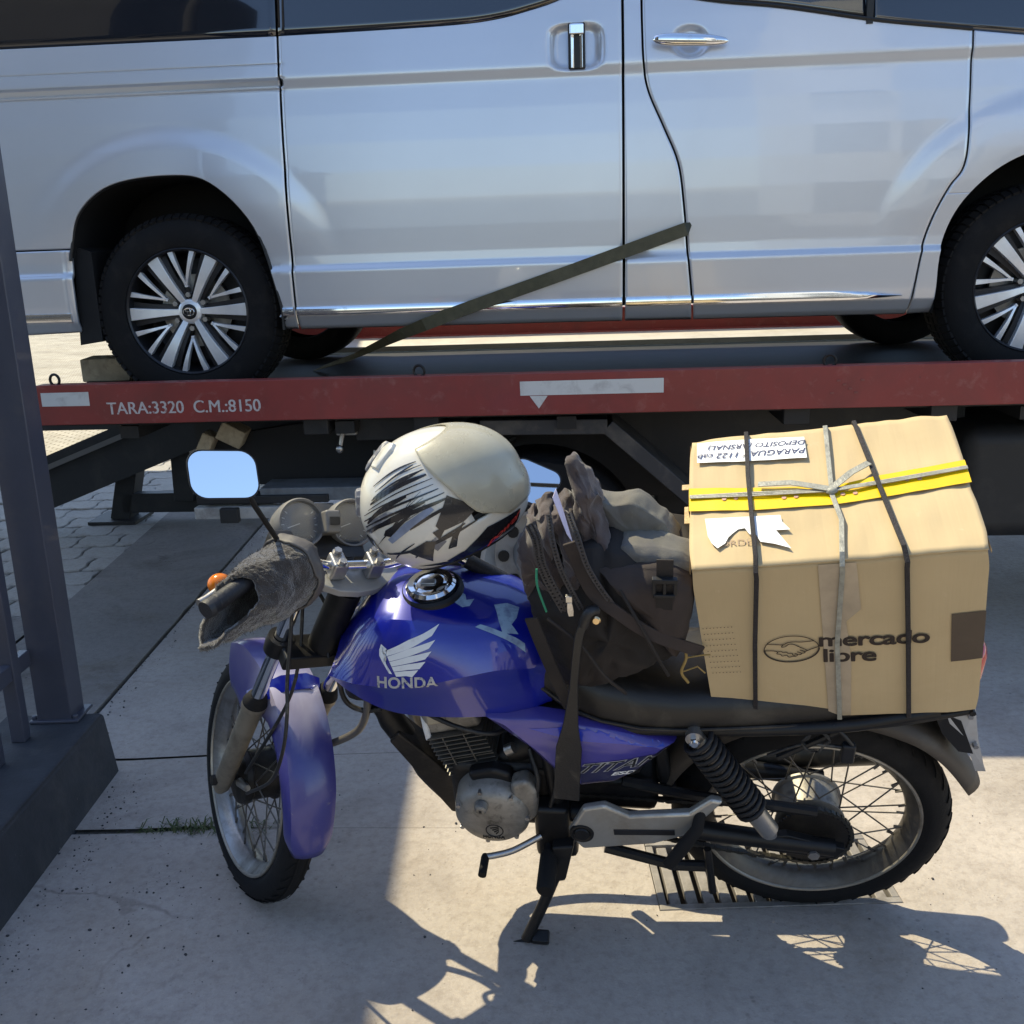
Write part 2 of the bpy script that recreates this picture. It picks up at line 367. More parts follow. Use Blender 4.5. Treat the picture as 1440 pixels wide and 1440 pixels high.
for j in range(17):
    for i in range(-1 if j % 2 else 0, 8):
        x = -2.28 - i * .24 - (.12 if j % 2 else 0); y = 4.54 + j * .229
        if x < -3.85: continue
        if pv0 is None: pv0 = pv.build('paver', paver_mat, paving, ang=25); o = pv0
        else: o = dup(pv0, paving, deep=False)
        o.matrix_local = Matrix.Translation((x + rn.uniform(-.004, .004), y + rn.uniform(-.004, .004), rn.uniform(-.007, .004))) @ Matrix.Rotation(rn.uniform(-.03, .03), 4, 'Z') @ Matrix.Rotation(rn.uniform(-.012, .012), 4, 'X')

# drain grate
grate_m = mat('grate_steel', (.27, .245, .225), .6, .25, var=(20, .2), dirt=((.09, .075, .06), 16, .48, .75, .7), bump=(80, .3))
gr = thing('drain_grate', V(HX0, HY0, 0), 'slotted steel drain grate set in the concrete under the rear tyre of the motorcycle', 'grate')
fm = MB()
W, D = HX1 - HX0, HY1 - HY0
fm.box((W / 2, .011, -.012), (W - .004, .02, .03)).box((W / 2, D - .011, -.012), (W - .004, .02, .03))
fm.box((.011, D / 2, -.013), (.018, D - .046, .03)).box((W - .011, D / 2, -.013), (.018, D - .046, .03))
fm.build('frame', grate_m, gr, bevel=.002)
b0 = None
for i in range(13):
    if b0 is None: b0 = MB().box((0, 0, 0), (.027, D - .05, .022)).build('bar', grate_m, gr, bevel=.003); o = b0
    else: o = dup(b0, gr)
    o.location = (.043 + i * (W - .086) / 12, D / 2, -.012 + rn.uniform(-.001, .001))
pit = MB().add([(HX0 - .05, HY0 - .05, -.24), (HX1 + .05, HY0 - .05, -.24), (HX1 + .05, HY1 + .05, -.24), (HX0 - .05, HY1 + .05, -.24)], [(0, 1, 2, 3)])
tag(pit.build('drain_floor', dirt_mat, ang=0), kind='structure')
tag(MB().add([(-1.5, 2.545, -.010), (-.7, 2.545, -.010), (-.7, 2.60, -.010), (-1.5, 2.60, -.010), (-1.5, 2.98, -.010), (-.7, 2.98, -.010), (-.7, 3.02, -.010), (-1.5, 3.02, -.010)], [(0, 1, 2, 3), (4, 5, 6, 7)]).build('joint_fill', joint_sand, ang=0, fix=False), kind='structure')
# loose grit and leaves
gm = mat('grit', (.05, .047, .05), .9, var=(50, .5))
st = MB(); rn = random.Random(5)
for k in range(800):
    if k < 150: x, y = rn.uniform(-1.15, 1.4), rn.uniform(1.5, 2.9)
    else:
        x, y = (rn.gauss(-.95, .14), rn.gauss(2.2, .2)) if k < 260 else (rn.gauss(-1.49, .035), rn.uniform(2.9, 6.2)) if k < 620 else (rn.gauss(-1.2, .03), rn.uniform(1.6, 2.9))
    r = rn.choice((.001, .0013, .0015, .002, .0028)) * rn.uniform(.7, 1.4)
    st.ell((x, y, r * .5), (r * rn.uniform(.8, 1.5), r, r * .7), Matrix.Rotation(rn.uniform(0, 3), 3, 'Z'), 6, 4)
st.jitter(.001, 300).build('grit', gm, ang=0)['kind'] = 'stuff'
# weeds in the joint
wm = mat('weed_leaf', (.05, .075, .02), .6, var=(60, .4), dirt=((.16, .13, .05), 40, .5, .7, .6))
wd = MB()
for k in range(240):
    cx, cy = rn.choice([(-.93, 2.57), (-.86, 2.565), (-.76, 2.56), (-1.0, 2.572)]); cx += rn.gauss(0, .045); cy += rn.gauss(0, .012)
    a = rn.uniform(0, 2 * pi); l = rn.uniform(.02, .065); h = rn.uniform(.005, .035); q = V(cos(a), sin(a), 0); n_ = V(-sin(a), cos(a), 0) * .0018; p = V(cx, cy, -.01)
    m1 = p + q * l * .5 + V(0, 0, h); e1 = p + q * l + V(0, 0, h * rn.uniform(.2, 1))
    wd.add([p - n_, p + n_, m1 + n_, m1 - n_, e1], [(0, 1, 2, 3), (3, 2, 4)])
tag(wd.build('weeds', wm, ang=0, fix=False), kind='stuff')

# ------------------------------------------------------------------ plinth and fence on the left
pl_m = mat('painted_plinth', (.035, .038, .046), .8, var=(8, .25), dirt=[((.14, .13, .12), 6, .5, .85, .5), ((.35, .33, .3), 55, .68, .74, .8)], bump=(70, .6))
pt_m = mat('grey_gate_paint', (.062, .066, .09), .42, .0, .15, var=(4, .12), dirt=[((.14, .13, .12), 9, .52, .85, .4), ((.25, .10, .04), 16, .72, .76, .9), ((.30, .30, .32), 38, .73, .76, .8)], bump=(200, .12))
pm = MB()
pm.loft([[(-1.27 + t, -1.5, z) for t, z in ((0, -.02), (-.025, .19), (-.035, .2), (-.33, .2), (-.33, -.02))],
         [(-1.27 + t, 2.93, z) for t, z in ((0, -.02), (-.025, .19), (-.035, .2), (-.33, .2), (-.33, -.02))]])
tag(pm.build('plinth', pl_m, bevel=.008), 'low dark painted concrete plinth carrying the grey steel fence', 'wall')
fe = thing('steel_fence', V(-1.42, 2.9, .2), 'grey steel fence with square end post and pickets on the dark plinth', 'fence')
def fpart(name, mb): return mb.xf(Matrix.Translation((1.42, -2.9, -.2))).build(name, pt_m, fe, bevel=.004)
pst = MB(); pst.box((-1.4215, 2.8165 + .1, 1.2), (.105, .098, 2.0)); fpart('post', pst)
bp_ = MB().box((-1.4215, 2.9165, .205), (.15, .12, .01)); fpart('base_plate', bp_)
for x, y in ((-1.485, 2.875), (-1.36, 2.875)): fpart('anchor_bolt', MB().cyl((x, y, .205), (x, y, .222), .009, n=6))
p0 = None
for k in range(10):
    if p0 is None: p0 = fpart('picket', MB().box((-1.475, 2.76, 1.18), (.042, .042, 1.96))); o = p0
    else: o = dup(p0, fe)
    o.location = (0, -.16 * k, 0)
for z in (.42, 2.05): fpart('rail', MB().box((-1.475, 2.0, z), (.03, 1.72, .05)))

# ------------------------------------------------------------------ tow truck (x along the bed, y away from the camera, z up)
TM = Matrix.Translation((0, 3.52, 0)) @ Matrix.Rotation(radians(-4), 4, 'Z')
red = mat('red_bed_paint', (.25, .035, .028), .5, .0, .12, var=(3, .15), dirt=[((.10, .035, .03), 3, .45, .78, .6), ((.36, .17, .14), 18, .56, .74, .4), ((.05, .03, .025), 40, .66, .72, .7)], bump=(40, .12))
deck_m = mat('deck_steel', (.012, .012, .013), .62, .1, var=(6, .4), dirt=((.05, .042, .035), 7, .5, .8, .5), bump=(30, .15))
under = mat('chassis_black', (.012, .012, .013), .6, dirt=((.07, .06, .05), 5, .5, .85, .5))
pale = mat('pale_bar', (.42, .40, .37), .6, dirt=((.10, .09, .08), 12, .45, .7, .7))
refl = mat('reflective_tape', (.62, .61, .58), .45, dirt=((.33, .30, .28), 16, .5, .72, .6))
letter = mat('rail_lettering', (.55, .5, .48), .6, dirt=((.25, .06, .05), 70, .55, .64, .85))
TD = 2.62
tt = thing('tow_truck', TM, 'flatbed tow truck with red bed rails carrying the silver van', 'tow truck')
def chan(y, s, name):
    m = MB(); z0, z1, t = .998, 1.142, .007
    pr = [(y, z0), (y, z1), (y + s * .06, z1), (y + s * .06, z1 - t), (y + s * t, z1 - t), (y + s * t, z0 + t), (y + s * .06, z0 + t), (y + s * .06, z0)]
    m.loft([[(x, a, b) for a, b in pr] for x in (-1.69, 5.2)]); return m.build(name, red, tt, ang=0, bevel=.003)
chan(0, 1, 'side_rail'); o_ = chan(TD, -1, 'side_rail'); o_.location.z = .07
dk = MB(); dk.box((1.755, TD / 2, .993), (6.89, TD - .13, .018)); dk.build('deck', deck_m, tt)
for y in (.75, 1.8): MB().box((1.9, y, .84), (6.6, .09, .22)).build('chassis_beam', under, tt)
for k in range(9): MB().box((-1.4 + k * .8, TD / 2, .955), (.07, TD - .15, .045)).build('cross_member', under, tt)
for x0, x1 in ((.042, .535), (-1.673, -1.497)):
    MB().box(((x0 + x1) / 2, -.0012, 1.0905), (x1 - x0, .0018, .049)).jitter(.002, 9).build('reflective_strip', refl, tt, ang=0)
MB().prism([(.075, -.0004, 1.064), (.137, -.0004, 1.064), (.106, -.0004, 1.02)], (0, -.0009, 0)).build('tape_residue', refl, tt, ang=0)
for k, dx in enumerate((-.0009, .0009)): text('lettering', 'TARA:3320  C.M.:8150', .062, frame((1, 0, 0), (0, 0, 1), (0, -1, 0), (-1.157 + dx, -.0006 - .0003 * k, 1.0545)), letter, tt, .0005, 0, sx=.955)
for x in (-1.63, -.312, 1.1): MB().torus((x, .03, 1.157), (.25, 1, 0), .02, .005, 24, 8).build('tie_ring', greasy, tt)
wl = MB(); [wl.box((1.105 + .02 * k, -.001, 1.05 + .014 * ((k * 7) % 4)), (.012, .003, .006)) for k in range(6)]; wl.build('weld_marks', mat('weld', (.22, .06, .05), .5), tt)['kind'] = 'stuff'
MB().box((1.755, TD - .17, 1.040), (6.6, .23, .03), Matrix.Rotation(.13, 3, 'X')).build('sunlit_deck_strip', mat('sunlit_deck_pale', (.62, .58, .52), .5, .3, dirt=((.3, .26, .22), 5, .5, .8, .5)), tt)  # pale plate put in for the sunlit strip along the far deck edge
# double rear wheels
tk_t = MB().lathe([(.215, -.11), (.25, -.112), (.35, -.115), (.395, -.10), (.41, -.07), (.41, .07), (.395, .10), (.35, .115), (.25, .11), (.215, .10)], (0, 0, 0), (0, 1, 0), 48)
tk_r = MB().lathe([(.218, -.10), (.20, -.095), (.19, -.06), (.17, .03), (.10, .035), (.09, -.02), (.075, -.05), (0, -.055)], (0, 0, 0), (0, 1, 0), 40)
rim_w = mat('pale_truck_rim', (.40, .41, .42), .5, .2, dirt=((.12, .11, .10), 9, .5, .75, .6))
for x, y in ((.08, .22), (.08, .46), (.08, TD - .22), (.08, TD - .46)):
    wt = tk_t.build('tyre', rubber, tt); wt.location = (x, y, .41)
    rm = tk_r.build('rim', rim_w, wt)
    hl = MB()
    for k in range(8): a = k * pi / 4; hl.cyl((.135 * cos(a), .020, .135 * sin(a)), (.135 * cos(a), .032, .135 * sin(a)), .022, n=12)
    hl.build('hand_hole', under, wt)['kind'] = 'stuff'
MB().cyl((.08, .2, .41), (.08, TD - .2, .41), .06).build('axle', under, tt)
fd = MB()
pth = [(-.62, .60), (-.113, .94), (.345, .935), (.74, .58)]
for a, b in zip(pth, pth[1:]): fd.beam((a[0], .27, a[1]), (b[0], .27, b[1]), .055, .36, (0, 1, 0))
fd.v = [tuple(p) for p in fd.v]; fd.build('wheel_guard', mat('guard_grey', (.035, .036, .04), .55, dirt=(DUST, 6, .5, .8, .4)), tt, ang=20, bevel=.004)
MB().prism([(x, .34, z) for x, z in ((-1.25, .80), (-1.19, .865), (-1.05, .90), (-.9, .922), (-.6, .95), (-.52, .95), (-.52, .715), (-.76, .66), (-1.05, .695), (-1.24, .72))], (0, .05, 0)).build('mud_flap', mat('flap_rubber', (.008, .008, .009), .7), tt, ang=0)
MB().prism([(x, .40, z) for x, z in ((-.65, .98), (1.7, .98), (1.7, .55), (-.65, .66))], (0, .04, 0)).build('chassis_plate', under, tt, ang=0)
MB().box((-.94, .12, .637), (.52, .05, .045)).build('bumper_bar', pale, tt, bevel=.004)
MB().box((-.94, .15, .685), (.5, .09, .03)).build('bumper_bar', under, tt, bevel=.004)
MB().box((-.72, .2, .70), (.46, .16, .05)).build('bumper_step', mat('grey_step', (.16, .17, .18), .6, dirt=((.06, .055, .05), 12, .45, .7, .6)), tt, bevel=.004)
MB().box((-1.06, .085, .632), (.07, .03, .055)).build('bumper_clamp', under, tt, bevel=.004)
# control valves and levers under the rail
for k, (x, z, l, m_) in enumerate([(-.615, .955, .03, steel), (-.50, .86, .035, steel), (-.45, .85, .04, greasy), (-.42, .865, .03, steel), (-.39, .86, .035, greasy)]):
    MB().cyl((x, .12, z), (x - .015, .11, z - l * 2.6), .011, .007, 10).ell((x - .018, .108, z - l * 2.8), (.014, .014, .017), nu=10, nv=8).build('control_lever', m_, tt)
MB().box((-.61, .16, .95), (.075, .05, .07)).build('valve_block', steel, tt, bevel=.004)
MB().box((-.43, .2, .93), (.3, .08, .08)).build('valve_block', under, tt, bevel=.004)
# fuel tank on the right, stabiliser legs and tilted beam on the far left
MB().box((2.3, .42, .68), (1.35, .5, .42)).build('fuel_tank', under, tt, bevel=.07, seg=4)
MB().box((1.15, .9, .70), (1.2, .5, .5)).build('tool_box', under, tt, bevel=.02)
for x0, z0, x1, z1, y in ((-2.6, .01, -2.405, .75, 2.47), (-2.16, .14, -2.14, .9, 2.42)): MB().beam((x0, y, z0), (x1, y, z1), .12, .14, (0, 1, 0)).build('stabiliser_leg', under, tt, bevel=.004)
MB().box((-2.62, 2.47, .012), (.3, .28, .02)).build('foot_plate', under, tt)
MB().box((-2.1, 2.44, .12), (.95, .08, .12)).build('cross_bar', under, tt, bevel=.004)
MB().beam((-3.1, 2.3, .23), (-1.8, 2.3, .72), .3, .09, (0, 1, 0)).build('tilt_beam', under, tt)
MB().beam((-3.1, 2.23, .32), (-1.8, 2.23, .81), .03, .03, (0, 1, 0)).build('beam_flange', mat('beam_flange', (.13, .12, .11), .6), tt)
for y in (.6, 1.9): MB().box((-1.95, y, .93), (.6, .12, .08)).build('tail_hinge', under, tt)

# things lying about the bed
def blk(name, pts, c, d, rz, ry, m_, label, cat, bev=.006):
    o = MB().box((0, 0, 0), d).jitter(.004, 8, c[0]).build(name, m_, None, ang=0, bevel=bev)
    o.matrix_world = TM @ Matrix.Translation(c) @ Matrix.Rotation(rz, 4, 'Z') @ Matrix.Rotation(ry, 4, 'Y'); return tag(o, label, cat)
wood = mat('weathered_wood', (.42, .35, .24), .85, var=(14, .25), dirt=((.18, .14, .10), 22, .48, .7, .6), bump=(60, .5))
blk('wood_block', None, (-1.72, .68, 1.128), (.2, .16, .095), .1, 0, wood, 'pale wooden block behind the rear wheel of the van', 'wood block')
blk('wheel_chock', None, (-1.67, .60, 1.043), (.26, .22, .075), .25, .05, mat('rope_grime', (.05, .045, .035), .9, bump=(60, .8), var=(40, .5)), 'dark dirty rubber chock under the wooden block on the truck bed', 'wheel chock', .02)
blk('timber_offcut', None, (-1.09, .30, .905), (.10, .12, .07), .1, .5, wood, 'larger wooden offcut tucked above the black mud flap of the tow truck', 'wood block')
blk('timber_offcut', None, (-1.19, .28, .872), (.05, .1, .085), .1, .45, wood, 'narrow wooden offcut leaning beside the larger one above the mud flap', 'wood block')

# ------------------------------------------------------------------ unseen roof added left for its shadow, houses and pole behind the viewer
wallm = mat('rendered_wall', (.50, .46, .40), .85, var=(1.5, .12), dirt=((.25, .22, .19), 2, .5, .8, .5), bump=(40, .3))
cn = thing('added_canopy', V(-5.1, 6.2, 0), 'unseen corrugated roof on posts added to shade the left of the yard', 'added_canopy')
roofm = mat('canopy_sheet', (.30, .31, .32), .5, .5)
cm = MB(); n = 60
cm.grid(lambda u, v: (-8.2 + 5.52 * u + 5.1, 3.4 + 6.2 * v - 6.2 - .06 * (u - 1), 4.7 + .02 * sin(u * n * pi)), 240, 1)
cm.build('roof', roofm, cn, ang=0, solid=.03, fix=False)
for x in (-8, -6.4):
    for y in (3.6, 9.4): MB().box((x + 5.1, y - 6.2, 2.34), (.12, .12, 4.68)).build('post', pt_m, cn, bevel=.005)
MB().box((-7.2 + 5.1, 0, 4.62), (.1, 6, .12)).build('beam', pt_m, cn)
MB().box((-2.71 + 5.1, 0, 4.60), (.05, 6.1, .14)).build('beam', pt_m, cn)

tower = mat('dark_render', (.045, .042, .042), .8, var=(1, .2))
wg_ = mat('window_dark', (.01, .012, .016), .08)
def house(name, c, d, m, label, nx, nz, wm):
    o = MB().box((0, 0, d[2] / 2), d).build(name, m, None, ang=0); o.location = c
    tag(o, label, 'building'); sl = None
    for i in range(nx):
        for k in range(nz):
            x = (i + .5) / nx * d[0] - d[0] / 2; z = 1.6 + k * 3
            f = MB().box((x, d[1] / 2 + .03, z), (1.4, .06, 1.5)).build('window', wm, o); MB().box((x, d[1] / 2 + .06, z - .8), (1.6, .16, .08)).build('sill', pave_kerb, f)
house('apartment_building', V(-18.9, -16, 0), (16, 8, 19), tower, 'dark rendered apartment block across the road on the left', 5, 4, wg_)
house('pale_house', V(10.5, -17, 0), (9, 8, 5.5), wallm, 'low pale rendered house across the road on the right', 3, 1, wg_)
pole = thing('utility_pole', V(-6.5, -6.9, 0), 'grey concrete utility pole with crossarm across the road', 'utility pole')
MB().cyl((0, 0, 0), (0, 0, 13), .15, .11, 20).build('pole', tower, pole)
MB().box((0, 0, 12.2), (1.9, .1, .12)).build('crossarm', wood, pole)
for x in (-.8, 0, .8): MB().cyl((x, 0, 12.26), (x, 0, 12.45), .04).build('insulator', under, pole)
wr = thing('overhead_wires', V(-6.5, -6.9, 12.4), 'black overhead wires sagging along the road from the utility pole', 'wires')
for x in (-.8, 0, .8): MB().tube([(x + 20 * t, -.02 * x, .05 - 1.4 * (1 - (2 * abs(t) - 1) ** 2) * .6) for t in [-1 + .1 * k for k in range(21)]], .014, 6).build('wire', under, wr)

house('reflection_tower', V(4.5, -18.5, 0), (2.0, 8, 14), mat('white_render', (.82, .80, .77), .8, var=(1.2, .05)), 'tall narrow white building added across the road for its reflection', 1, 3, wg_)  # narrow white building added to put a pale reflection on the van door
# clutter under the bed
for k, (x0, z0, x1, z1) in enumerate([(-.5, .93, -.2, .75), (-.35, .95, .0, .86), (-.75, .96, -.1, .93)]): MB().tube(cr([(x0, .3, z0), ((x0 + x1) / 2, .28, min(z0, z1) - .07), (x1, .32, z1)], 6), .011, 8).build('air_hose', under, tt)
for x in (-.7, -.3, 1.0, 1.5): MB().box((x, .2, .965), (.09, .3, .06)).build('bracket', under, tt, bevel=.004)
MB().cyl((.75, .55, .75), (1.35, .55, .75), .13, n=24).build('air_tank', under, tt)

# ------------------------------------------------------------------ van on the bed
VO = Vector((.33, 1.31, 1.003))
van = thing('van', TM @ Matrix.Translation(VO), 'silver passenger van strapped on the red flatbed', 'van')
VX = Matrix.Translation(-VO)
silver = mat('silver_pearl_paint', (.67, .69, .73), .32, .50, 1, var=(2, .03), coatr=.03, dirt=((.5, .48, .45), 1.3, .55, .9, .12))
vblack = mat('van_black', (.006, .006, .007), .75)
trim_b = mat('black_trim', (.012, .012, .013), .5)
glass = mat('tinted_glass', (.006, .008, .014), .015, 0, 1, ior=1.65, spec=.6)
w_mach = mat('machined_alloy', (.82, .83, .85), .33, .55, var=(30, .05))
w_dark = mat('dark_alloy', (.03, .03, .034), .4, .5)
def vp(name, mb, m, parent=None, **k):
    mb.xf(VX); return mb.build(name, m, parent or van, **k)
PROF = [(1.27, .41), (1.30, .372), (1.336, .350), (1.372, .344), (1.40, .341), (1.50, .333), (1.508, .334), (1.524, .349), (1.56, .350), (1.65, .3455), (1.75, .3425), (1.85, .342), (1.95, .3445), (2.05, .351), (2.128, .3595), (2.142, .3605), (2.150, .3590), (2.176, .3525), (2.186, .3525), (2.20, .3545), (2.26, .364), (2.33, .376), (2.45, .399), (2.6, .431), (2.75, .475)]
ARCH_R, ARCH_F = (-1.252, 1.371), (1.92, 1.392)
def sm(a, b, x):
    t = max(0, min(1, (x - a) / (b - a))); return t * t * (3 - 2 * t)
def side_d(x, z):
    d = interp(PROF, z)
    for cx, cz in (ARCH_R, ARCH_F):
        r = sqrt((x - cx) ** 2 + (z - cz) ** 2)
        if r < .70: d -= .012 * (1 - sm(.585, .67, r)) * sm(1.55, 1.98, z) + .010 * (1 - sm(.46, .66, r)) * sm(1.45, 1.75, z)
    q = (abs(x - .2535) / .095) ** 4 + (abs(z - 2.24) / .077) ** 4
    if q < 1.6: d += .024 * (1 - sm(.25, 1.15, q))
    if z < 2.5:
        q = ((x - .652) / .062) ** 2 + ((z - 2.24) / .056) ** 2
        if q < 1.3: d += .022 * (1 - sm(.45, 1.05, q))
    if x < -.80:                                   # slide rail groove
        g = sm(2.150, 2.158, z) * (1 - sm(2.176, 2.182, z)); d += .022 * g
        d += .004 * (sm(2.136, 2.139, z) * (1 - sm(2.142, 2.145, z)) + sm(2.222, 2.2245, z) * (1 - sm(2.2275, 2.23, z)))
    return d
def alen(P):
    L = [0]
    for a, b in zip(P, P[1:]): L.append(L[-1] + sqrt((a[0] - b[0]) ** 2 + (a[1] - b[1]) ** 2))
    return [l / L[-1] for l in L]
def samp(P, L, t):
    for i in range(len(P) - 1):
        if t <= L[i + 1] or i == len(P) - 2:
            k = (t - L[i]) / max(1e-9, L[i + 1] - L[i]); k = max(0, min(1, k)); return (P[i][0] + (P[i + 1][0] - P[i][0]) * k, P[i][1] + (P[i + 1][1] - P[i][1]) * k)
def coons(mb, l, r, b, t, nu, nv, off=0):
    Q = [(c, alen(c)) for c in (l, r, b, t)]
    c00, c10, c01, c11 = b[0], b[-1], t[0], t[-1]
    def fn(u, v):
        L_, R_, B_, T_ = samp(*Q[0], v), samp(*Q[1], v), samp(*Q[2], u), samp(*Q[3], u)
        p = [(1 - u) * L_[k] + u * R_[k] + (1 - v) * B_[k] + v * T_[k] - ((1 - u) * (1 - v) * c00[k] + u * (1 - v) * c10[k] + (1 - u) * v * c01[k] + u * v * c11[k]) for k in (0, 1)]
        return (p[0], side_d(*p) + off, p[1])
    mb.grid(fn, nu, nv); return mb
def smooth2(P, n=6): return [(p.x, p.y) for p in cr([(a, b, 0) for a, b in P], n)]
def panel(name, patches, m=silver, th=.016, off=0, ang=50):
    mb = MB()
    for p in patches: coons(mb, *p, off=off)
    o = vp(name, mb, m, ang=ang, solid=th, fix='merge'); return o
arch_r = smooth2([(-1.668, 1.55), (-1.655, 1.613), (-1.607, 1.741), (-1.471, 1.835), (-1.25, 1.862), (-1.092, 1.83), (-.946, 1.668), (-.876, 1.406), (-.868, 1.29)])
i0 = min(range(len(arch_r)), key=lambda i: abs(arch_r[i][1] - 1.613) + (i > 20) * 9)
ar = arch_r[i0:]
TZ = 2.322; ZM = 2.06
panel('rear_quarter_panel', [
    ([(-2.33, 1.615), (-2.33, ZM)], [(ar[0][0], ar[0][1]), (ar[0][0], ZM)], [(-2.33, 1.615), ar[0]], [(-2.33, ZM), (ar[0][0], ZM)], 20, 70),
    ([(-2.33, ZM), (-2.33, TZ)], [(ar[0][0], ZM), (ar[0][0], TZ)], [(-2.33, ZM), (ar[0][0], ZM)], [(-2.33, TZ), (ar[0][0], TZ)], 20, 110),
    ([ar[0], (ar[0][0], ZM)], [(-.8225, 1.29), (-.8175, ZM)], ar + [(-.8225, 1.29)], [(ar[0][0], ZM), (-.8175, ZM)], 140, 70),
    ([(ar[0][0], ZM), (ar[0][0], TZ)], [(-.8175, ZM), (-.8145, TZ)], [(ar[0][0], ZM), (-.8175, ZM)], [(ar[0][0], TZ), (-.8145, TZ)], 140, 110)])
panel('rear_bumper', [([(-2.36, 1.28), (-2.36, 1.608)], [(-1.676, 1.30), (-1.662, 1.608)], [(-2.36, 1.28), (-1.676, 1.30)], [(-2.36, 1.608), (-1.662, 1.608)], 16, 40)])
wtop = smooth2([(-.806, TZ), (-.5, 2.325), (-.169, 2.331), (-.018, 2.344), (.083, 2.365), (.183, 2.392), (.30, 2.44), (.4135, 2.50)])
wl_ = [(-.806 + 1.2195 * i / 40, 2.30) for i in range(41)]
panel('sliding_door', [([(-.814, 1.288), (-.806, 2.30)], [(.4115, 1.285), (.4135, 2.30)], [(-.814, 1.288), (.4115, 1.285)], [(-.806, 2.30), (.4135, 2.30)], 110, 210),
    ([(-.806, 2.30), (-.806, TZ)], [(.4135, 2.30), (.4135, 2.50)], [(-.806, 2.30), (.4135, 2.30)], [(-.806 + 1.2195 * i / 60, interp(wtop, -.806 + 1.2195 * i / 60)) for i in range(61)], 110, 20)])
fdl = smooth2([(.677, 1.283), (.666, 1.40), (.653, 1.522), (.638, 1.689), (.616, 1.837), (.565, 1.959), (.512, 2.079), (.494, 2.173), (.489, 2.30), (.488, 2.42)])
panel('door_pillar', [([(.4215, 1.285), (.4235, 2.62)], [(x - .008, z) for x, z in fdl] + [(.476, 2.62)], [(.4215, 1.285), (.669, 1.283)], [(.4235, 2.62), (.476, 2.62)], 24, 110)])
fdr = smooth2([(1.451, 1.281), (1.463, 1.40), (1.48, 1.525), (1.513, 1.635), (1.556, 1.725), (1.598, 1.79), (1.608, 1.918), (1.607, 2.232)])
fwb = smooth2([(.488, 2.42), (.721, 2.368), (.963, 2.335), (1.205, 2.29), (1.35, 2.266), (1.607, 2.232)])
def cut(P, z, lo): return [p for p in P if p[1] < z - 1e-4] + [(interp([(q[1], q[0]) for q in P], z), z)] if lo else [(interp([(q[1], q[0]) for q in P], z), z)] + [p for p in P if p[1] > z + 1e-4]
ZD = 2.205; la, lb, ra, rb = cut(fdl, ZD, 1), cut(fdl, ZD, 0), cut(fdr, ZD, 1), cut(fdr, ZD, 0)
panel('front_door', [(la, ra, [(.677, 1.283), (1.451, 1.281)], [la[-1], ra[-1]], 100, 190), (lb, rb, [lb[0], rb[0]], fwb, 100, 40)])
af = smooth2([(1.537, 1.284), (1.541, 1.36), (1.546, 1.511), (1.598, 1.656), (1.711, 1.773), (1.85, 1.835), (2.0, 1.845), (2.14, 1.80), (2.26, 1.69), (2.33, 1.5), (2.345, 1.3)])
fz_ = 1.70; fe_ = [(x + .008, z) for x, z in fdr]; fa, fb_ = cut(fe_, fz_, 1), cut(fe_, fz_, 0)
ia = next(i for i, p in enumerate(af) if p[1] > fz_); aa = af[:ia] + [(af[ia - 1][0] + (af[ia][0] - af[ia - 1][0]) * (fz_ - af[ia - 1][1]) / (af[ia][1] - af[ia - 1][1]), fz_)]; ab_ = [aa[-1]] + af[ia:]
panel('front_fender', [(fa, aa, [fa[0], aa[0]], [fa[-1], aa[-1]], 16, 90),
    (fb_, [(2.75, 1.3), (2.75, 2.05)], [fb_[0], ab_[0]] + ab_[1:] + [(2.75, 1.3)], [(1.615, 2.232), (1.9, 2.195), (2.75, 2.05)], 220, 120)])
# glass
def glasspane(name, b, ztop, off=-.0015):
    x0, x1 = b[0][0], b[-1][0]
    o = panel(name, [([b[0], (x0, ztop)], [b[-1], (x1, ztop)], b, [(x0, ztop), (x1, ztop)], 50, 16)], glass, .006, off); return o
glasspane('rear_side_window', [(-2.33, TZ + .003), (-.815, TZ + .003)], 2.78)
glasspane('sliding_window', [(x, z + .003) for x, z in wtop], 2.78)
glasspane('front_side_window', [(x, z + .004) for x, z in fwb if x < 1.26], 2.78, .008)
glasspane('quarter_window', [(x, z + .004) for x, z in fwb if x > 1.27] + [(1.9, 2.2)], 2.6, .008)
fwt = MB(); fwt.tube([(x, side_d(x, z) - .002, z + .006) for x, z in fwb], .006, 8); vp('window_trim', fwt, trim_b)
vp('window_divider', MB().box((1.262, .372, 2.42), (.022, .02, .30)), trim_b)
# chrome strips
def chs(x0, x1, tip=False):
    P = []
    for i in range(13):
        x = x0 + (x1 - x0) * i / 12; h = .016; zc = 1.357
        if tip: q = max(0, (x - 1.15) / (x1 - 1.15)); h = .016 * (1 - q * q) + .001; zc = 1.357 - .005 * q
        P.append([(x, .35, zc - h), (x, .335, zc - h * .9), (x, .331, zc + h * .2), (x, .336, zc + h), (x, .35, zc + h)])
    vp('chrome_strip', MB().loft(P), chrome, ang=40)
chs(-.866, -.825); chs(-.812, .409); chs(.424, .662); chs(.672, 1.42, True); chs(-2.3, -1.69)
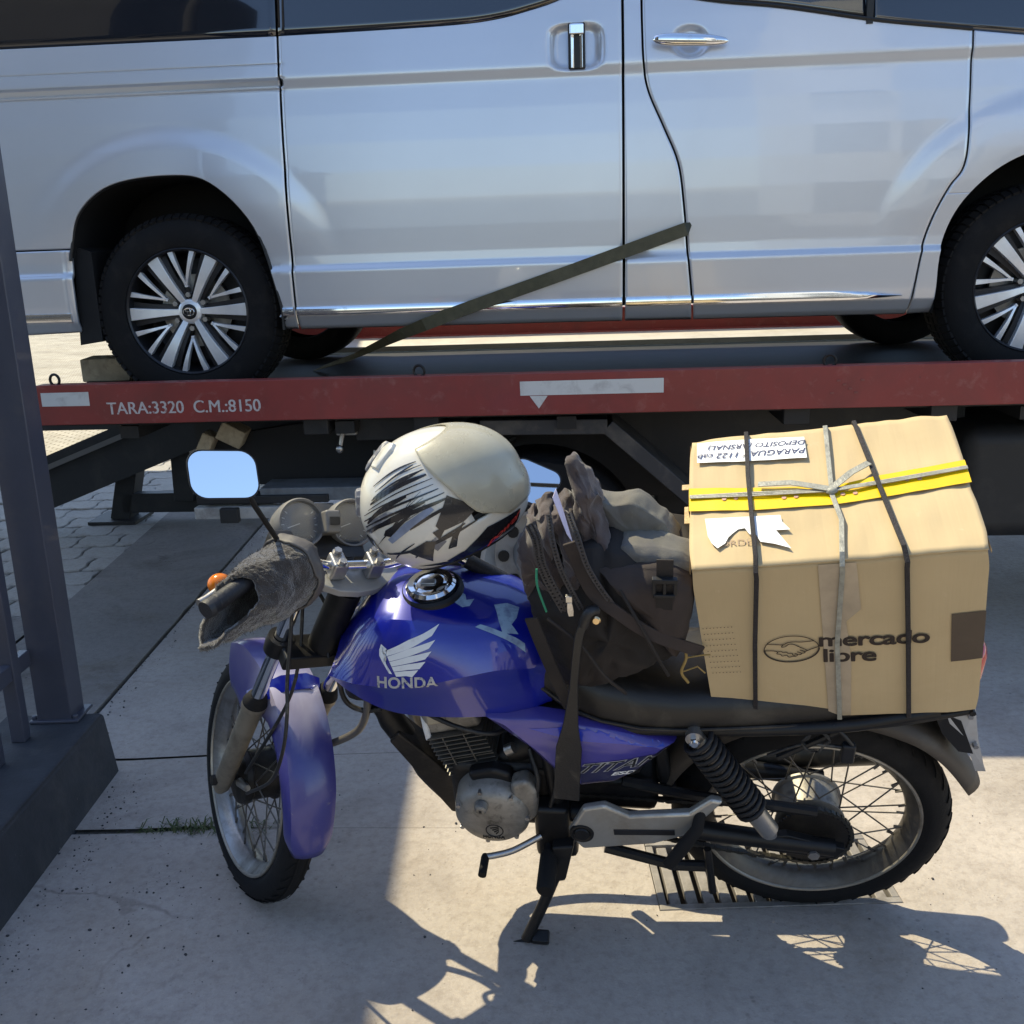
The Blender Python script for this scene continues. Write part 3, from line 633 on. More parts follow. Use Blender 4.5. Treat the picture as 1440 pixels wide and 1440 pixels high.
# handles
vp('handle_frame', MB().box((.2565, .353, 2.24), (.060, .012, .152)), trim_b, bevel=.006)
h1 = MB(); h1.loft([[(.2565 + sx * .023, .352, z), (.2565 + sx * .020, .343, z), (.2565 + sx * .008, .338 + (.010 if abs(z - 2.22) < .06 else 0), z), (.2565 - sx * .008, .338 + (.010 if abs(z - 2.22) < .06 else 0), z), (.2565 - sx * .020, .343, z), (.2565 - sx * .023, .352, z)] for sx in (1,) for z in (2.168, 2.172, 2.182, 2.19, 2.25, 2.265, 2.275, 2.312)]); ho = vp('slide_handle', h1, chrome, bevel=.002)
vp('handle_cap', MB().box((.2565, .343, 2.293), (.05, .018, .036)), chrome, ho, bevel=.005).parent = ho
h2 = MB(); rings = []
for i in range(25):
    t = i / 24; x = .517 + .265 * t; k = (1 - abs(2 * t - 1) ** 3.2) ** .5 + .02
    rings.append([(x, .334 - .004 * k + .016 * k * cos(a) * .8, 2.239 - .008 * (t - .5) * 2 + .024 * k * (1 - .25 * t) * sin(a)) for a in [2 * pi * j / 14 for j in range(14)]])
vp('door_handle', h2.loft(rings), chrome, ang=60)
# body core, roof, far side, nose
core = MB()
core.loft([[(x, d, z) for d, z in ((.44, 1.9), (.44, 2.3), (.48, 2.6), (.6, 2.79), (1.99, 2.79), (2.18, 2.3), (2.2, 1.9))] for x in (-2.30, 2.55)])
for x0, x1 in ((-.80, 1.50), (-2.3, -1.72), (2.38, 2.7)): core.box(((x0 + x1) / 2, 1.31, 1.62), (x1 - x0, 1.78, .56))
for x0, x1 in ((-1.72, -.8), (1.5, 2.38)): core.box(((x0 + x1) / 2, 1.31, 1.62), (x1 - x0, 1.0, .56))
vp('underbody', core, vblack, ang=0)
rf = MB(); prf = [(.475, 2.745), (.51, 2.81), (.60, 2.86), (.85, 2.90), (1.31, 2.915), (1.77, 2.90), (1.98, 2.86), (2.06, 2.81), (2.10, 2.745), (2.22, 2.35), (2.262, 2.1), (2.275, 1.9), (2.26, 1.5), (2.23, 1.29)]
rf.loft([[(x, d, z) for d, z in prf] for x in (-2.33, -1, 1, 2.2)], False, False)
vp('roof', rf, silver, ang=40, solid=.012, fix=False)
vp('tailgate', MB().loft([[(x, d, z) for d, z in ((.40, 1.3), (.36, 1.7), (.37, 2.2), (.52, 2.74), (.66, 2.85), (1.96, 2.85), (2.1, 2.74), (2.25, 2.2), (2.26, 1.7), (2.22, 1.3))] for x in (-2.38, -2.335)]), silver, ang=40)
ns = MB(); ns.loft([[(x, 1.31 + (d - 1.31) * k, z) for d, z in ((.42, 1.3), (.36, 1.7), (.40, zt - .1), (.6, zt), (2.02, zt), (2.22, zt - .1), (2.26, 1.7), (2.2, 1.3))] for x, zt, k in ((2.56, 2.15, .98), (2.8, 2.03, .98), (2.98, 1.9, .93), (3.05, 1.7, .86))])
vp('nose', ns, silver, ang=40)
ws = MB(); ws.loft([[(x, d, z) for d, z in ((.52 + k, z0), (.58 + k, z0 + .03), (2.04 - k, z0 + .03), (2.1 - k, z0))] for x, z0, k in ((2.2, 2.78, 0), (2.75, 2.1, -.1))]); vp('windscreen', ws, glass)
# wheel arches and flaps
for A in (arch_r, af):
    ln = MB(); ln.grid(lambda u, v, A=A: (samp(A, alen(A), u)[0], .352 + .42 * v, samp(A, alen(A), u)[1]), 50, 4); vp('arch_liner', ln, vblack, fix=False)
vp('arch_lip', MB().tube([(x, .343, z) for x, z in arch_r[2:]], .006, 6), trim_b)
fl = MB().prism([(-1.69, .38, 1.25), (-1.60, .38, 1.262), (-1.60, .38, 1.60), (-1.66, .38, 1.62), (-1.676, .38, 1.48)], (0, .26, 0)); vp('mud_guard', fl, vblack, ang=0)
# wheels
R_T = .362
ty = [(.236, -.10), (.243, -.112), (.262, -.118), (.30, -.119), (.330, -.112), (.348, -.098), (.357, -.088), (.362, -.06), (.3625, .06), (.357, .09), (.33, .115), (.26, .115), (.24, .10)]
tyre_mb = MB().lathe(ty, (0, 0, 0), (0, 1, 0), 64)
blk_m = MB()
for k in range(72):
    a = 2 * pi * k / 72
    for y, s in ((-.090, .7), (-.05, 1), (0, 1), (.05, 1)):
        r = .3595 if y > -.08 else .3525
        R = Matrix.Rotation(-a, 3, 'Y'); blk_m.box(R @ Vector((r, y, 0)), (.012, .036, .0225), R @ Matrix.Rotation(-.5 if y < -.08 else 0, 3, 'Z'))
barrel = MB().lathe([(.238, -.104), (.242, -.108), (.236, -.112), (.230, -.106), (.222, -.06), (.215, .05), (.20, .06), (.06, .05), (0, .05)], (0, 0, 0), (0, 1, 0), 64)
disc = MB().lathe([(0, .0), (.14, .0), (.14, .02), (0, .02)], (0, 0, 0), (0, 1, 0), 40)
hubp = MB().lathe([(.0, -.085), (.036, -.085), (.046, -.080), (.050, -.06), (.06, .03), (0, .03)], (0, 0, 0), (0, 1, 0), 36)
def sector(r0, r1, w0, w1, a, y0, y1, t, skew=0):
    R = Matrix.Rotation(-a, 3, 'Y'); n = 6; rings = []
    for i in range(n + 1):
        k = i / n; r = r0 + (r1 - r0) * k; wd = w0 + (w1 - w0) * k ** 1.3; y = y0 + (y1 - y0) * k - .010 * sin(pi * k); s = skew * k
        rings.append([R @ Vector(p) for p in ((r, y + t, s - wd / 2), (r, y, s - wd / 2), (r, y, s + wd / 2), (r, y + t, s + wd / 2))])
    return rings
def make_wheel(x, z, y, spin):
    W = tyre_mb.build('wheel', rubber, van, ang=40)
    blk_m.build('tread', rubber, W, ang=0)
    rim = barrel.build('rim', w_dark, W); disc.build('brake_disc', steel, W)
    hubp.build('hub', w_mach, W)
    for k in range(6):
        a = k * pi / 3
        MB().loft(sector(.035, .234, .022, .050, a, -.080, -.100, .03)).build('spoke', w_mach, W, ang=30, bevel=.002)
        MB().loft(sector(.050, .222, .05, .095, a, -.058, -.074, .05)).build('spoke_back', w_dark, W, ang=30)
        b = a + pi / 6
        m = MB(); m.loft(sector(.098, .234, .008, .022, b, -.086, -.100, .025, .046)); m.loft(sector(.098, .234, .008, .022, b, -.086, -.100, .025, -.046))
        R = Matrix.Rotation(-b, 3, 'Y'); m.box(R @ Vector((.096, -.0745, 0)), (.007, .024, .012), R)
        m.build('split_spoke', w_mach, W, ang=30, bevel=.001)
        MB().cyl(R @ Vector((.064, -.082, 0)), R @ Vector((.064, -.04, 0)), .0105, n=6).build('lug_nut', steel, W)
    cap = MB().lathe([(0, -.093), (.024, -.092), (.029, -.088), (.029, -.08)], (0, 0, 0), (0, 1, 0), 28).build('centre_cap', black_plastic, W)
    em = MB()
    def elr(cx, cz, a, b, r=.0016):
        em.tube([(cx + a * cos(t), -.0945, cz + b * sin(t)) for t in [2 * pi * i / 24 for i in range(25)]], r, 6)
    elr(0, 0, .021, .0145); elr(0, 0, .0065, .0135); elr(0, .0065, .0135, .006)
    em.build('emblem', chrome, W)
    W.matrix_local = Matrix.Translation(Vector((x, y, z)) - VO) @ Matrix.Rotation(-spin, 4, 'Y'); return W
wy = .372 + .119
make_wheel(-1.252, 1.365, wy, radians(1)); make_wheel(1.925, 1.367, wy, radians(14))
for x in (-1.252, 1.925):
    W = tyre_mb.build('wheel', rubber, van); W.matrix_local = Matrix.Translation(Vector((x, 2.62 - wy, 1.365)) - VO)

# ratchet strap
olive = mat('olive_webbing', (.085, .075, .04), .85, var=(30, .2), dirt=((.16, .14, .09), 5, .45, .8, .5), bump=(300, .5))
sp_ = MB(); P = [(.652, .36, 1.614), (.640, .329, 1.609), (.2, .326, 1.467), (-.21, .324, 1.337), (-.33, .335, 1.295), (-.42, .40, 1.262), (-.75, .95, 1.12), (-1.05, 1.5, 1.012)]
sp_.strip(P, [(-.7, -1, .1)] + [(0, -1, .1)] * 3 + [(0, -1, -.2), (0, -.8, -.3), (-.1, -.6, .5), (0, -.6, .8)], .047, .003)
o = sp_.build('ratchet_strap', olive, None, ang=30); o.matrix_world = TM; tag(o, 'olive webbing tie-down strap running across the lower doors of the silver van', 'strap')

# ------------------------------------------------------------------ motorcycle: u forward, v to its left (towards the viewer), w up
YAW, LEAN, BP = -.1529, .3291, -.0122
fu = Vector((-cos(YAW), -sin(YAW), 0)); lv = Vector((sin(YAW), -cos(YAW), 0)); up = Vector((0, 0, 1))
bv = lv * cos(LEAN) - up * sin(LEAN); bw = up * cos(LEAN) + lv * sin(LEAN)
bu = cos(BP) * fu - sin(BP) * bw; bw = cos(BP) * bw + sin(BP) * fu
BM = frame(bu, bv, bw, (.6677, 2.1836, 0))
bike = thing('motorcycle', BM, 'dusty blue motorcycle leaning on its side stand in front of the tow truck', 'motorcycle')
RAKE, DEL, WB, OFF = .4745, .9555, 1.34, .028
fax = Vector((-sin(RAKE), 0, cos(RAKE))); ffw = Vector((cos(RAKE), 0, sin(RAKE))); fp0 = Vector((WB, 0, .31)) - OFF * ffw
FR = Matrix.Rotation(-DEL, 4, fax)
FM = Matrix.Translation(fp0) @ FR @ frame(ffw, (0, 1, 0), fax, (0, 0, 0))       # fork frame (f, l, a) -> bike frame
def bp(name, mb, m, parent=None, **k): return mb.build(name, m, parent or bike, **k)
def fp(name, mb, m, parent=None, **k): return mb.xf(FM).build(name, m, parent or bike, **k)
from mathutils.bvhtree import BVHTree
def bvh_of(*objs):
    vs = []; fs = []
    dg = bpy.context.evaluated_depsgraph_get()
    for o in objs:
        e = o.evaluated_get(dg); me = e.to_mesh(); n = len(vs); vs += [v.co.copy() for v in me.vertices]; fs += [[i + n for i in p.vertices] for p in me.polygons]; e.to_mesh_clear()
    return BVHTree.FromPolygons(vs, fs)
def shrink(o, bvh, d, off=.0008, start=.5):
    d = Vector(d).normalized()
    for v in o.data.vertices:
        h = bvh.ray_cast(v.co - d * start, d)
        if h[0] is not None: v.co = h[0] - d * off
    bm = bmesh.new(); bm.from_mesh(o.data); bmesh.ops.delete(bm, geom=[v for v in bm.verts if (v.co - bvh.find_nearest(v.co)[0]).length > .02], context='VERTS')
    bm.to_mesh(o.data); bm.free(); return o
def decal(name, polys, m, parent, to3, d, bvh, off=.0008, res=.012, ang=0):
    # polys: 2-D outlines; filled, cut into small faces, dropped on the surface
    bm = bmesh.new()
    for P in polys:
        bm.faces.new([bm.verts.new(to3(*p)) for p in P])
    bmesh.ops.triangulate(bm, faces=bm.faces[:])
    for _ in range(5):
        es = [e for e in bm.edges if e.calc_length() > res]
        if not es: break
        bmesh.ops.subdivide_edges(bm, edges=es, cuts=1); bmesh.ops.triangulate(bm, faces=bm.faces[:])
    me = bpy.data.meshes.new(name); bm.to_mesh(me); bm.free(); me.materials.append(m)
    o = bpy.data.objects.new(name, me); C.objects.link(o); o.parent = parent; shrink(o, bvh, d, off)
    me.polygons.foreach_set('use_smooth', [True] * len(me.polygons)); return o

# wheels
spoke_m = mat('spoke_steel', (.12, .11, .10), .45, .7)
rim_b = mat('dusty_chrome_rim', (.34, .34, .34), .3, .8, dirt=((.12, .10, .08), 10, .40, .66, .85))
alloy_lip = mat('lip_steel', (.40, .37, .32), .38, .7, dirt=((.14, .11, .08), 12, .45, .7, .7))
rim_d = mat('dirty_rim', (.13, .12, .11), .45, .6, dirt=[((.05, .042, .035), 9, .4, .65, .8), ((.25, .21, .16), 22, .58, .72, .6)])
def bike_wheel(M, R, wd, front):
    ty = MB(); n = 22; prof = []
    for i in range(n + 1):
        t = -1.15 + 2.3 * i / n * 1.0; a = t * 1.35
        prof.append((R - .055 + .055 * cos(a) ** .85 if cos(a) > 0 else R - .055 - .02 * (-cos(a)), wd / 2 * sin(a)))
    ty.lathe(prof + [(.232, wd * .30), (.232, -wd * .30)], (0, 0, 0), (0, 1, 0), 96, True)
    T = ty.xf(M).build('tyre', rubber, None, ang=50)
    gv = MB()
    if front:
        for y in (-.012, .012): gv.lathe([(R + .0005, y - .002), (R + .001, y), (R + .0005, y + .002)], (0, 0, 0), (0, 1, 0), 96)
    for k in range(44):
        a = 2 * pi * k / 44
        for s in (-1, 1):
            Rm = Matrix.Rotation(-a - .05 * s, 3, 'Y')
            y0, y1 = (.014, .027) if front else (.010, .033)
            rr = lambda y: R - .055 + .055 * cos(math.asin(min(1, y / (wd / 2)))) ** .85
            P = [Rm @ Matrix.Rotation(-.10 * q, 3, 'Y') @ Vector((rr(y0 + (y1 - y0) * q) + .0004, s * (y0 + (y1 - y0) * q), 0)) for q in (0, .35, .7, 1)]
            gv.strip(P, [p.normalized() for p in P], .011, .0004)
    W = rimm = MB().lathe([(.236, -.034), (.240, -.037), (.244, -.034), (.232, -.024), (.222, -.012), (.219, 0), (.222, .012), (.232, .024), (.244, .034), (.240, .037), (.236, .034), (.228, .026), (.214, .012), (.211, 0), (.214, -.012), (.228, -.026)], (0, 0, 0), (0, 1, 0), 96, True)
    W = rimm.xf(M).build('front_wheel' if front else 'rear_wheel', rim_b if front else rim_d, bike, ang=50)
    for s in (1, -1): MB().torus((0, s * .0362, 0), (0, 1, 0), .2405, .0042, 72, 8).xf(M).build('rim_lip', alloy_lip, W)
    T.parent = W
    g = gv.xf(M).build('tread', rubber, W, ang=0); g['kind'] = 'stuff'
    hr = .062 if front else .072
    hb = MB().lathe([(.0, -.05), (.02, -.052), (hr * .7, -.048), (hr + .006, -.04), (hr + .006, -.034), (hr, -.03), (hr, .03), (hr + .006, .034), (hr + .006, .04), (hr * .7, .048), (.02, .055), (0, .055)], (0, 0, 0), (0, 1, 0), 40)
    hb.xf(M).build('hub', greasy if front else alloy, W)
    s0 = None
    for k in range(36):
        s = 1 if k % 2 else -1; q = 1 if (k // 2) % 2 else -1
        a = 2 * pi * k / 36; b = a + q * .62
        m = MB().cyl((hr * cos(b), s * .036, hr * sin(b)), (.216 * cos(a), s * .004, .216 * sin(a)), .0019, n=6)
        m.cyl((.196 * cos(a) + .09 * 0, s * .006, .196 * sin(a)), (.216 * cos(a), s * .004, .216 * sin(a)), .0034, n=6)
        m.xf(M).build('spoke', spoke_m, W, ang=60)
    return W
rw = bike_wheel(Matrix.Translation((0, 0, .31)), .31, .094, False)
fw_ = bike_wheel(FM @ Matrix.Translation((OFF, 0, 0)), .308, .082, True)
# front brake plate, axle, fork
fb = MB().lathe([(0, .056), (.05, .058), (.066, .052), (.07, .040)], (OFF, 0, 0), (0, 1, 0), 36).cyl((OFF, -.115, 0), (OFF, .118, 0), .008, n=12).cyl((OFF, .108, 0), (OFF, .120, 0), .013, n=6)
fp('brake_plate', fb, greasy, fw_)
fp('speedo_drive', MB().cyl((OFF - .03, .06, .02), (OFF - .075, .066, .06), .012, .008), steel, fw_)
for s in (1, -1):
    leg = MB().tube([(OFF, s * .088, a) for a in (-.045, -.03, .02, .06, .22, .275, .282, .296)], [.014, .021, .024, .0235, .025, .0255, .0295, .0285], 24)
    lg = fp('fork_slider', leg, mat('fork_alloy', (.30, .26, .20), .5, .5, dirt=((.10, .08, .06), 14, .45, .75, .8), bump=(120, .2)) if s == 1 else bpy.data.materials['fork_alloy'])
    fp('stanchion', MB().cyl((OFF, s * .088, .28), (OFF, s * .088, .72), .0165, n=24), chrome, lg)
    fp('dust_seal', MB().lathe([(.017, .325), (.022, .32), (.0295, .297), (.017, .296)], (OFF, s * .088, 0), (0, 0, 1), 24), rubber, lg)
    fp('fork_clamp', MB().lathe([(.018, -.022), (.029, -.022), (.031, 0), (.029, .022), (.018, .022)], (OFF, s * .088, .50), (0, 0, 1), 24).box((OFF - .03, s * .06, .50), (.04, .06, .034)), black_metal)
fp('lower_yoke', MB().box((.0, 0, .50), (.07, .19, .04)), black_metal, bevel=.006)
yk = MB().prism([(.05, .11, .715), (.055, .06, .715), (.03, 0, .715), (.055, -.06, .715), (.05, -.11, .715), (.0, -.115, .715), (-.04, -.04, .715), (-.045, 0, .715), (-.04, .04, .715), (.0, .115, .715)], (0, 0, .018))
fp('top_yoke', yk, mat('yoke_grey', (.33, .33, .33), .5, .4, dirt=(DUST, 14, .5, .8, .4)), bevel=.003)
for l in (-.03, .03): fp('yoke_hole', MB().lathe([(0, .7345), (.011, .7345), (.014, .736), (.011, .736)], (.03, l + .02, 0), (0, 0, 1), 20), black_plastic)
fp('ignition_lock', MB().cyl((.05, 0, .73), (.05, 0, .75), .017).cyl((.05, 0, .75), (.05, 0, .752), .013), black_metal)
MB()
bp('steering_head', MB().cyl(fp0 + fax * .5, fp0 + fax * .7, .034, n=20), black_metal)
# handlebar and what it carries
hbar = [(-.125, .345, .80), (-.085, .27, .812), (-.04, .20, .825), (-.012, .15, .818), (.0, .11, .785), (.006, .07, .762), (.008, .03, .758), (.008, -.03, .758), (.006, -.07, .762), (.0, -.11, .785), (-.012, -.15, .818), (-.04, -.20, .825), (-.085, -.27, .812), (-.125, -.345, .80)]
hb_o = fp('handlebar', MB().tube(cr(hbar, 5), .0111, 16), chrome)
for l in (-.042, .042):
    fp('bar_clamp', MB().box((.008, l, .757), (.044, .034, .044)), steel, hb_o, bevel=.006)
    for f in (-.008, .024): fp('clamp_bolt', MB().cyl((f, l, .778), (f, l, .789), .0085, n=6).cyl((f, l, .779), (f, l, .781), .011, n=14), steel, hb_o)
for s in (1, -1):
    P = [Vector((f, s * l, a)) for f, l, a in ((-.133, .358, .799), (-.128, .350, .80), (-.124, .345, .80), (-.05, .222, .821))]
    gp = MB().tube([P[0], P[1], P[2], P[3], P[3] + (P[3] - P[2]) * .03], [.017, .0185, .0165, .0165, .0185], 20)
    d = (P[3] - P[2]); q = d.normalized()
    for k in range(9):
        c = P[2] + d * (.08 + k * .105); gp.tube([c - q * .0012, c + q * .0012], .0169, 20)
    fp('grip', gp, mat('grip_rubber', (.016, .016, .02), .5, bump=(300, .4)) if s == 1 else bpy.data.materials['grip_rubber'], hb_o)
    fp('lever_perch', MB().box((.0, s * .185, .828), (.05, .05, .04)), black_metal, hb_o, bevel=.008)
    fp('lever', MB().tube(cr([(.01, s * .18, .81), (.0, s * .21, .80), (-.04, s * .28, .775), (-.085, s * .35, .765)], 5), [.007] * 15 + [.009], 8) if 1 else None, steel, hb_o, ang=60)
# mirrors
def rrect(w_, h_, r, n=6, sk=0):
    P = []
    for cx, cy, a0 in ((w_ - r, h_ - r, 0), (-w_ + r, h_ - r, 90), (-w_ + r, -h_ + r, 180), (w_ - r, -h_ + r, 270)):
        for i in range(n + 1):
            a = radians(a0 + 90 * i / n); x, y = cx + r * cos(a), cy + r * sin(a); P.append((x + sk * y, y))
    return P
def mirror_at(c, n, upv, w_, h_, sk, stalk, roll=0):
    # c centre in bike frame, n glass normal, all in bike coordinates
    n = Vector(n).normalized(); x = Vector(upv).cross(n).normalized(); y = n.cross(x); x, y = x * cos(roll) + y * sin(roll), y * cos(roll) - x * sin(roll); F = frame(x, y, n, c)
    P = rrect(w_, h_, .028, 7, sk); P2 = rrect(w_ * .955, h_ * .94, .026, 7, sk)
    m = MB().loft([[(a * .25, b * .25, -.034) for a, b in P], [(a * .75, b * .75, -.029) for a, b in P], [(a * .96, b * .96, -.016) for a, b in P], [(a, b, -.002) for a, b in P], [(a * .99, b * .99, .002) for a, b in P], [(a, b, .002) for a, b in P2], [(a, b, -.001) for a, b in P2]])
    o = bp('mirror', m.xf(F), black_plastic, ang=40)
    g = MB().loft([[(a, b, -.0015) for a, b in P2], [(a, b, .0004) for a, b in P2]]); bp('mirror_glass', g.xf(F), mirror, o)
    s_ = MB().tube(stalk, .0052, 10); bp('mirror_stalk', s_, black_metal, o); return o
def FP_(f, l, a): return FM @ Vector((f, l, a))
def towards(c, tgt): # mirror normal in bike coordinates so that the viewer sees direction tgt
    Cw = BM @ c; eye = Vector((0, 0, 1.56)); e_ = (eye - Cw).normalized(); return (BM.to_3x3().inverted() @ ((e_ + Vector(tgt).normalized()).normalized()))
wup = BM.to_3x3().inverted() @ Vector((0, 0, 1))
cL = FP_(-.02, .350, 1.02)
mirror_at(cL, towards(cL, (.42, -.78, .36)), wup, .059, .043, -.12, [cL + (FM.to_3x3() @ Vector((.015, -.055, -.045))), FP_(.0, .265, .93), FP_(-.01, .185, .83)], -.11)
cR = FP_(-.02, -.303, 1.022)
mirror_at(cR, towards(cR, (.25, -.55, .65)), wup, .058, .045, .2, [cR + (FM.to_3x3() @ Vector((.015, .03, -.05))), FP_(.0, -.24, .93), FP_(-.01, -.185, .83)], -.5)
# instruments, headlamp, indicators
dial_m = mat('dial_face', (.012, .010, .014), .3, dirt=((.12, .10, .09), 18, .5, .8, .35))
lens_m = mat('dial_lens', (.95, .94, .92), .06, trans=.9, ior=1.4, dirt=((.4, .33, .27), 5, .6, .9, .10))
pods = mat('pod_plastic', (.13, .125, .12), .55, dirt=((.33, .30, .26), 9, .45, .8, .6))
ax = Vector((-.62, 0, .78)).normalized()
for l in (.085, -.032):
    c = Vector((.13, l, .762)) 
    d = MB().lathe([(.030, -.075), (.044, -.06), (.052, -.02), (.0535, .008), (.051, .014), (.047, .012), (.045, -.004), (0, -.006)], c, ax, 36)
    do = fp('instrument_pod', d, pods, ang=40)
    fp('dial_face', MB().lathe([(0, -.0045), (.0445, -.004)], c, ax, 30), dial_m, do)
    fp('dial_lens', MB().lathe([(0, .0065), (.03, .0055), (.046, .003), (.046, .001), (0, .002)], c, ax, 30), lens_m, do)
    nd = MB(); q = ax.cross(Vector((0, 1, 0))).normalized(); e_ = Vector((0, 1, 0))
    for k in range(13):
        a = radians(-40 + k * 21.6); dv = q * sin(a) + e_ * cos(a); nd.beam(c + ax * -.003 + dv * .034, c + ax * -.003 + dv * .040, .0014, .0008, ax)
    nd.beam(c + ax * -.002, c + ax * -.002 + (q * .3 + e_ * .9) * .03, .002, .001, ax); ndo = fp('dial_marks', nd, white_decal, do); ndo['kind'] = 'stuff'
br_ = MB().box((.118, .027, .775), (.05, .035, .05), Matrix.Rotation(-.67, 3, 'Y')); bo = fp('warning_panel', br_, pods, bevel=.006)
fp('indicator_window', MB().box((.099, .027, .799), (.017, .022, .002), Matrix.Rotation(-.67, 3, 'Y')), black_plastic, bo)
fp('headlamp', MB().lathe([(.0, -.09), (.05, -.085), (.085, -.05), (.095, 0), (.095, .03), (.088, .035), (.08, .03), (.05, .042), (0, .046)], (.16, 0, .66), (.93, 0, -.36), 36), black_plastic)
fp('instrument_bracket', MB().box((.09, .02, .715), (.09, .15, .05)), black_plastic, bevel=.01)
for s in (1, -1):
    fp('turn_signal', MB().ell((.12, s * .200, .575), (.03, .025, .023), nu=18, nv=12), black_plastic)
    fp('signal_lens', MB().ell((.14, s * .209, .575), (.024, .026, .024), nu=18, nv=12), amber)
    fp('signal_stalk', MB().cyl((.1, s * .09, .62), (.115, s * .19, .578), .008), black_plastic)
# cables and hoses
cab = mat('cable_black', (.012, .012, .013), .5, dirt=(DUST, 30, .55, .8, .4))
for P in ([(.04, .12, .72), (-.016, .11, .629), (-.092, .11, .515), (-.133, .11, .472), (-.175, .11, .395), (-.16, .095, .26), (-.06, .07, .06)],
          [(.03, .16, .80), (.06, .09, .68), (.05, .05, .58), (-.05, .06, .42), (-.03, .075, .1)],
          [(.0, .17, .81), (.07, .12, .72), (.06, .02, .62), (-.02, -.03, .55)], [(.0, -.17, .81), (.09, -.1, .73), (.05, .0, .6), (-.04, .0, .52)]):
    fp('cable', MB().tube(cr(P, 6), .0042, 8), cab, ang=60)
bp('hose', MB().tube(cr([(1.047, .03, .70), (1.04, .03, .62), (1.003, .03, .592), (.96, .03, .60)], 6), .006, 8), cab, ang=60)
bp('hose', MB().tube(cr([(.985, .03, .66), (.996, .03, .588), (1.03, .03, .523), (1.115, .03, .475), (1.17, .0, .47)], 6), .009, 10), mat('clear_hose', (.12, .11, .10), .3, .2), ang=60)
bp('horn', MB().box((1.0, .0, .69), (.08, .10, .13)), black_plastic, bevel=.03)
# front mudguard: arc about the axle
gm_ = MB()
def guard(u, v):
    t = radians(28 + (159 - 28) * v)                        # angle from forward, going up and back
    s = 2 * u - 1                                          # across
    edge = interp([(0, .2), (.1, 1.05), (.3, 1.35), (.45, .85), (.55, .5), (.75, .42), (.93, .34), (1, .18)], v)
    hw = interp([(0, .030), (.06, .05), (.3, .06), (.8, .056), (.95, .05), (1, .035)], v)
    if abs(s) < .56: l = s / .56 * hw; r = .338 - .010 * abs(s / .56) ** 2.5
    else:
        k = (abs(s) - .56) / .44; l = math.copysign(hw + .012 * math.sin(k * 1.57) * min(1, edge), s); r = .328 - .10 * edge * k
    return (OFF + r * cos(t), l, r * sin(t))
gm_.grid(guard, 36, 48)
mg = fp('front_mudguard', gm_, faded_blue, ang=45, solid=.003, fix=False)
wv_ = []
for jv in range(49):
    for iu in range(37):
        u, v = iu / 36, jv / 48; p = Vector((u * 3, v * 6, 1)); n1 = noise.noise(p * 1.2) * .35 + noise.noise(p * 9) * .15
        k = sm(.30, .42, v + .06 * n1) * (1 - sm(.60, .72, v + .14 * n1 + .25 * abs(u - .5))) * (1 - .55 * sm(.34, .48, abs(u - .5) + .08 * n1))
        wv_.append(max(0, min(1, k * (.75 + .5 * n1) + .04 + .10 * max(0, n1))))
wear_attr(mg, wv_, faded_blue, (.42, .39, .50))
def gpt(v, l, dr=0):
    t = radians(28 + 131 * v); return Vector((OFF + (.339 + dr) * cos(t), l, (.339 + dr) * sin(t)))
fp('guard_slot', MB().strip([gpt(.475, .026), gpt(.47, 0), gpt(.475, -.026)], [gpt(.47, 0) - Vector((OFF, 0, 0))] * 3, .010, .0025), black_plastic, mg)
fp('fork_brace', MB().strip([(OFF + .03, .088, .27), gpt(.46, .066, -.02), gpt(.46, .03, .003), gpt(.46, -.03, .003), gpt(.46, -.066, -.02), (OFF + .03, -.088, .27)], [(0, 1, 0), (-.3, 1, .5), (-.2, 0, 1), (-.2, 0, 1), (-.3, -1, .5), (0, -1, 0)], .04, .003), blue_paint, mg)
# tank
ts = [(.565, .865, .06, .085, .80, .70, .085), (.60, .885, .072, .115, .815, .692, .10), (.66, .905, .086, .146, .835, .686, .118), (.74, .918, .094, .163, .825, .684, .128), (.82, .925, .096, .168, .805, .685, .132), (.88, .925, .092, .166, .795, .690, .132), (.925, .912, .082, .158, .79, .700, .128), (.965, .88, .07, .148, .785, .718, .122), (1.0, .835, .058, .136, .785, .738, .114), (1.025, .80, .05, .122, .78, .757, .108)]
tk = MB(); rings = []
def tring(s):
    u, wt, hs, hw, wc, wb_, hb_ = s; half = []
    for k in range(5): a = k / 4; half.append((hs * a, wt - .012 * a * a))
    for k in range(1, 6):
        a = k / 5; half.append((hs + (hw - hs) * (a ** .8), wt - .012 - (wt - .012 - wc) * (a ** 1.25)))
    for k in range(1, 6):
        a = k / 5; half.append((hw - (hw - hb_) * a ** .8, wc - (wc - wb_) * a ** .95))
    half.append((hb_ * .6, wb_ + .01)); half.append((0, wb_ + .012))
    L_ = [(u, x, z) for x, z in half]; return L_ + [(u, -x, z) for x, z in reversed(half[1:-1])]
us = [s[0] for s in ts]
for i in range(41):
    u = us[0] + (us[-1] - us[0]) * i / 40; P = cr([(s[0], s[k], 0) for s in ts for k in (1,)], 1)
    def cub(k):
        import bisect
        j = max(0, min(len(ts) - 2, bisect.bisect(us, u) - 1)); t = (u - us[j]) / (us[j + 1] - us[j])
        y = [ts[max(0, min(len(ts) - 1, j + q))][k] for q in (-1, 0, 1, 2)]
        return .5 * (2 * y[1] + (y[2] - y[0]) * t + (2 * y[0] - 5 * y[1] + 4 * y[2] - y[3]) * t * t + (3 * y[1] - y[0] - 3 * y[2] + y[3]) * t ** 3)
    rings.append(tring((u, *[cub(k) for k in range(1, 7)])))
tank = bp('fuel_tank', tk.loft(rings), blue_paint, ang=24)
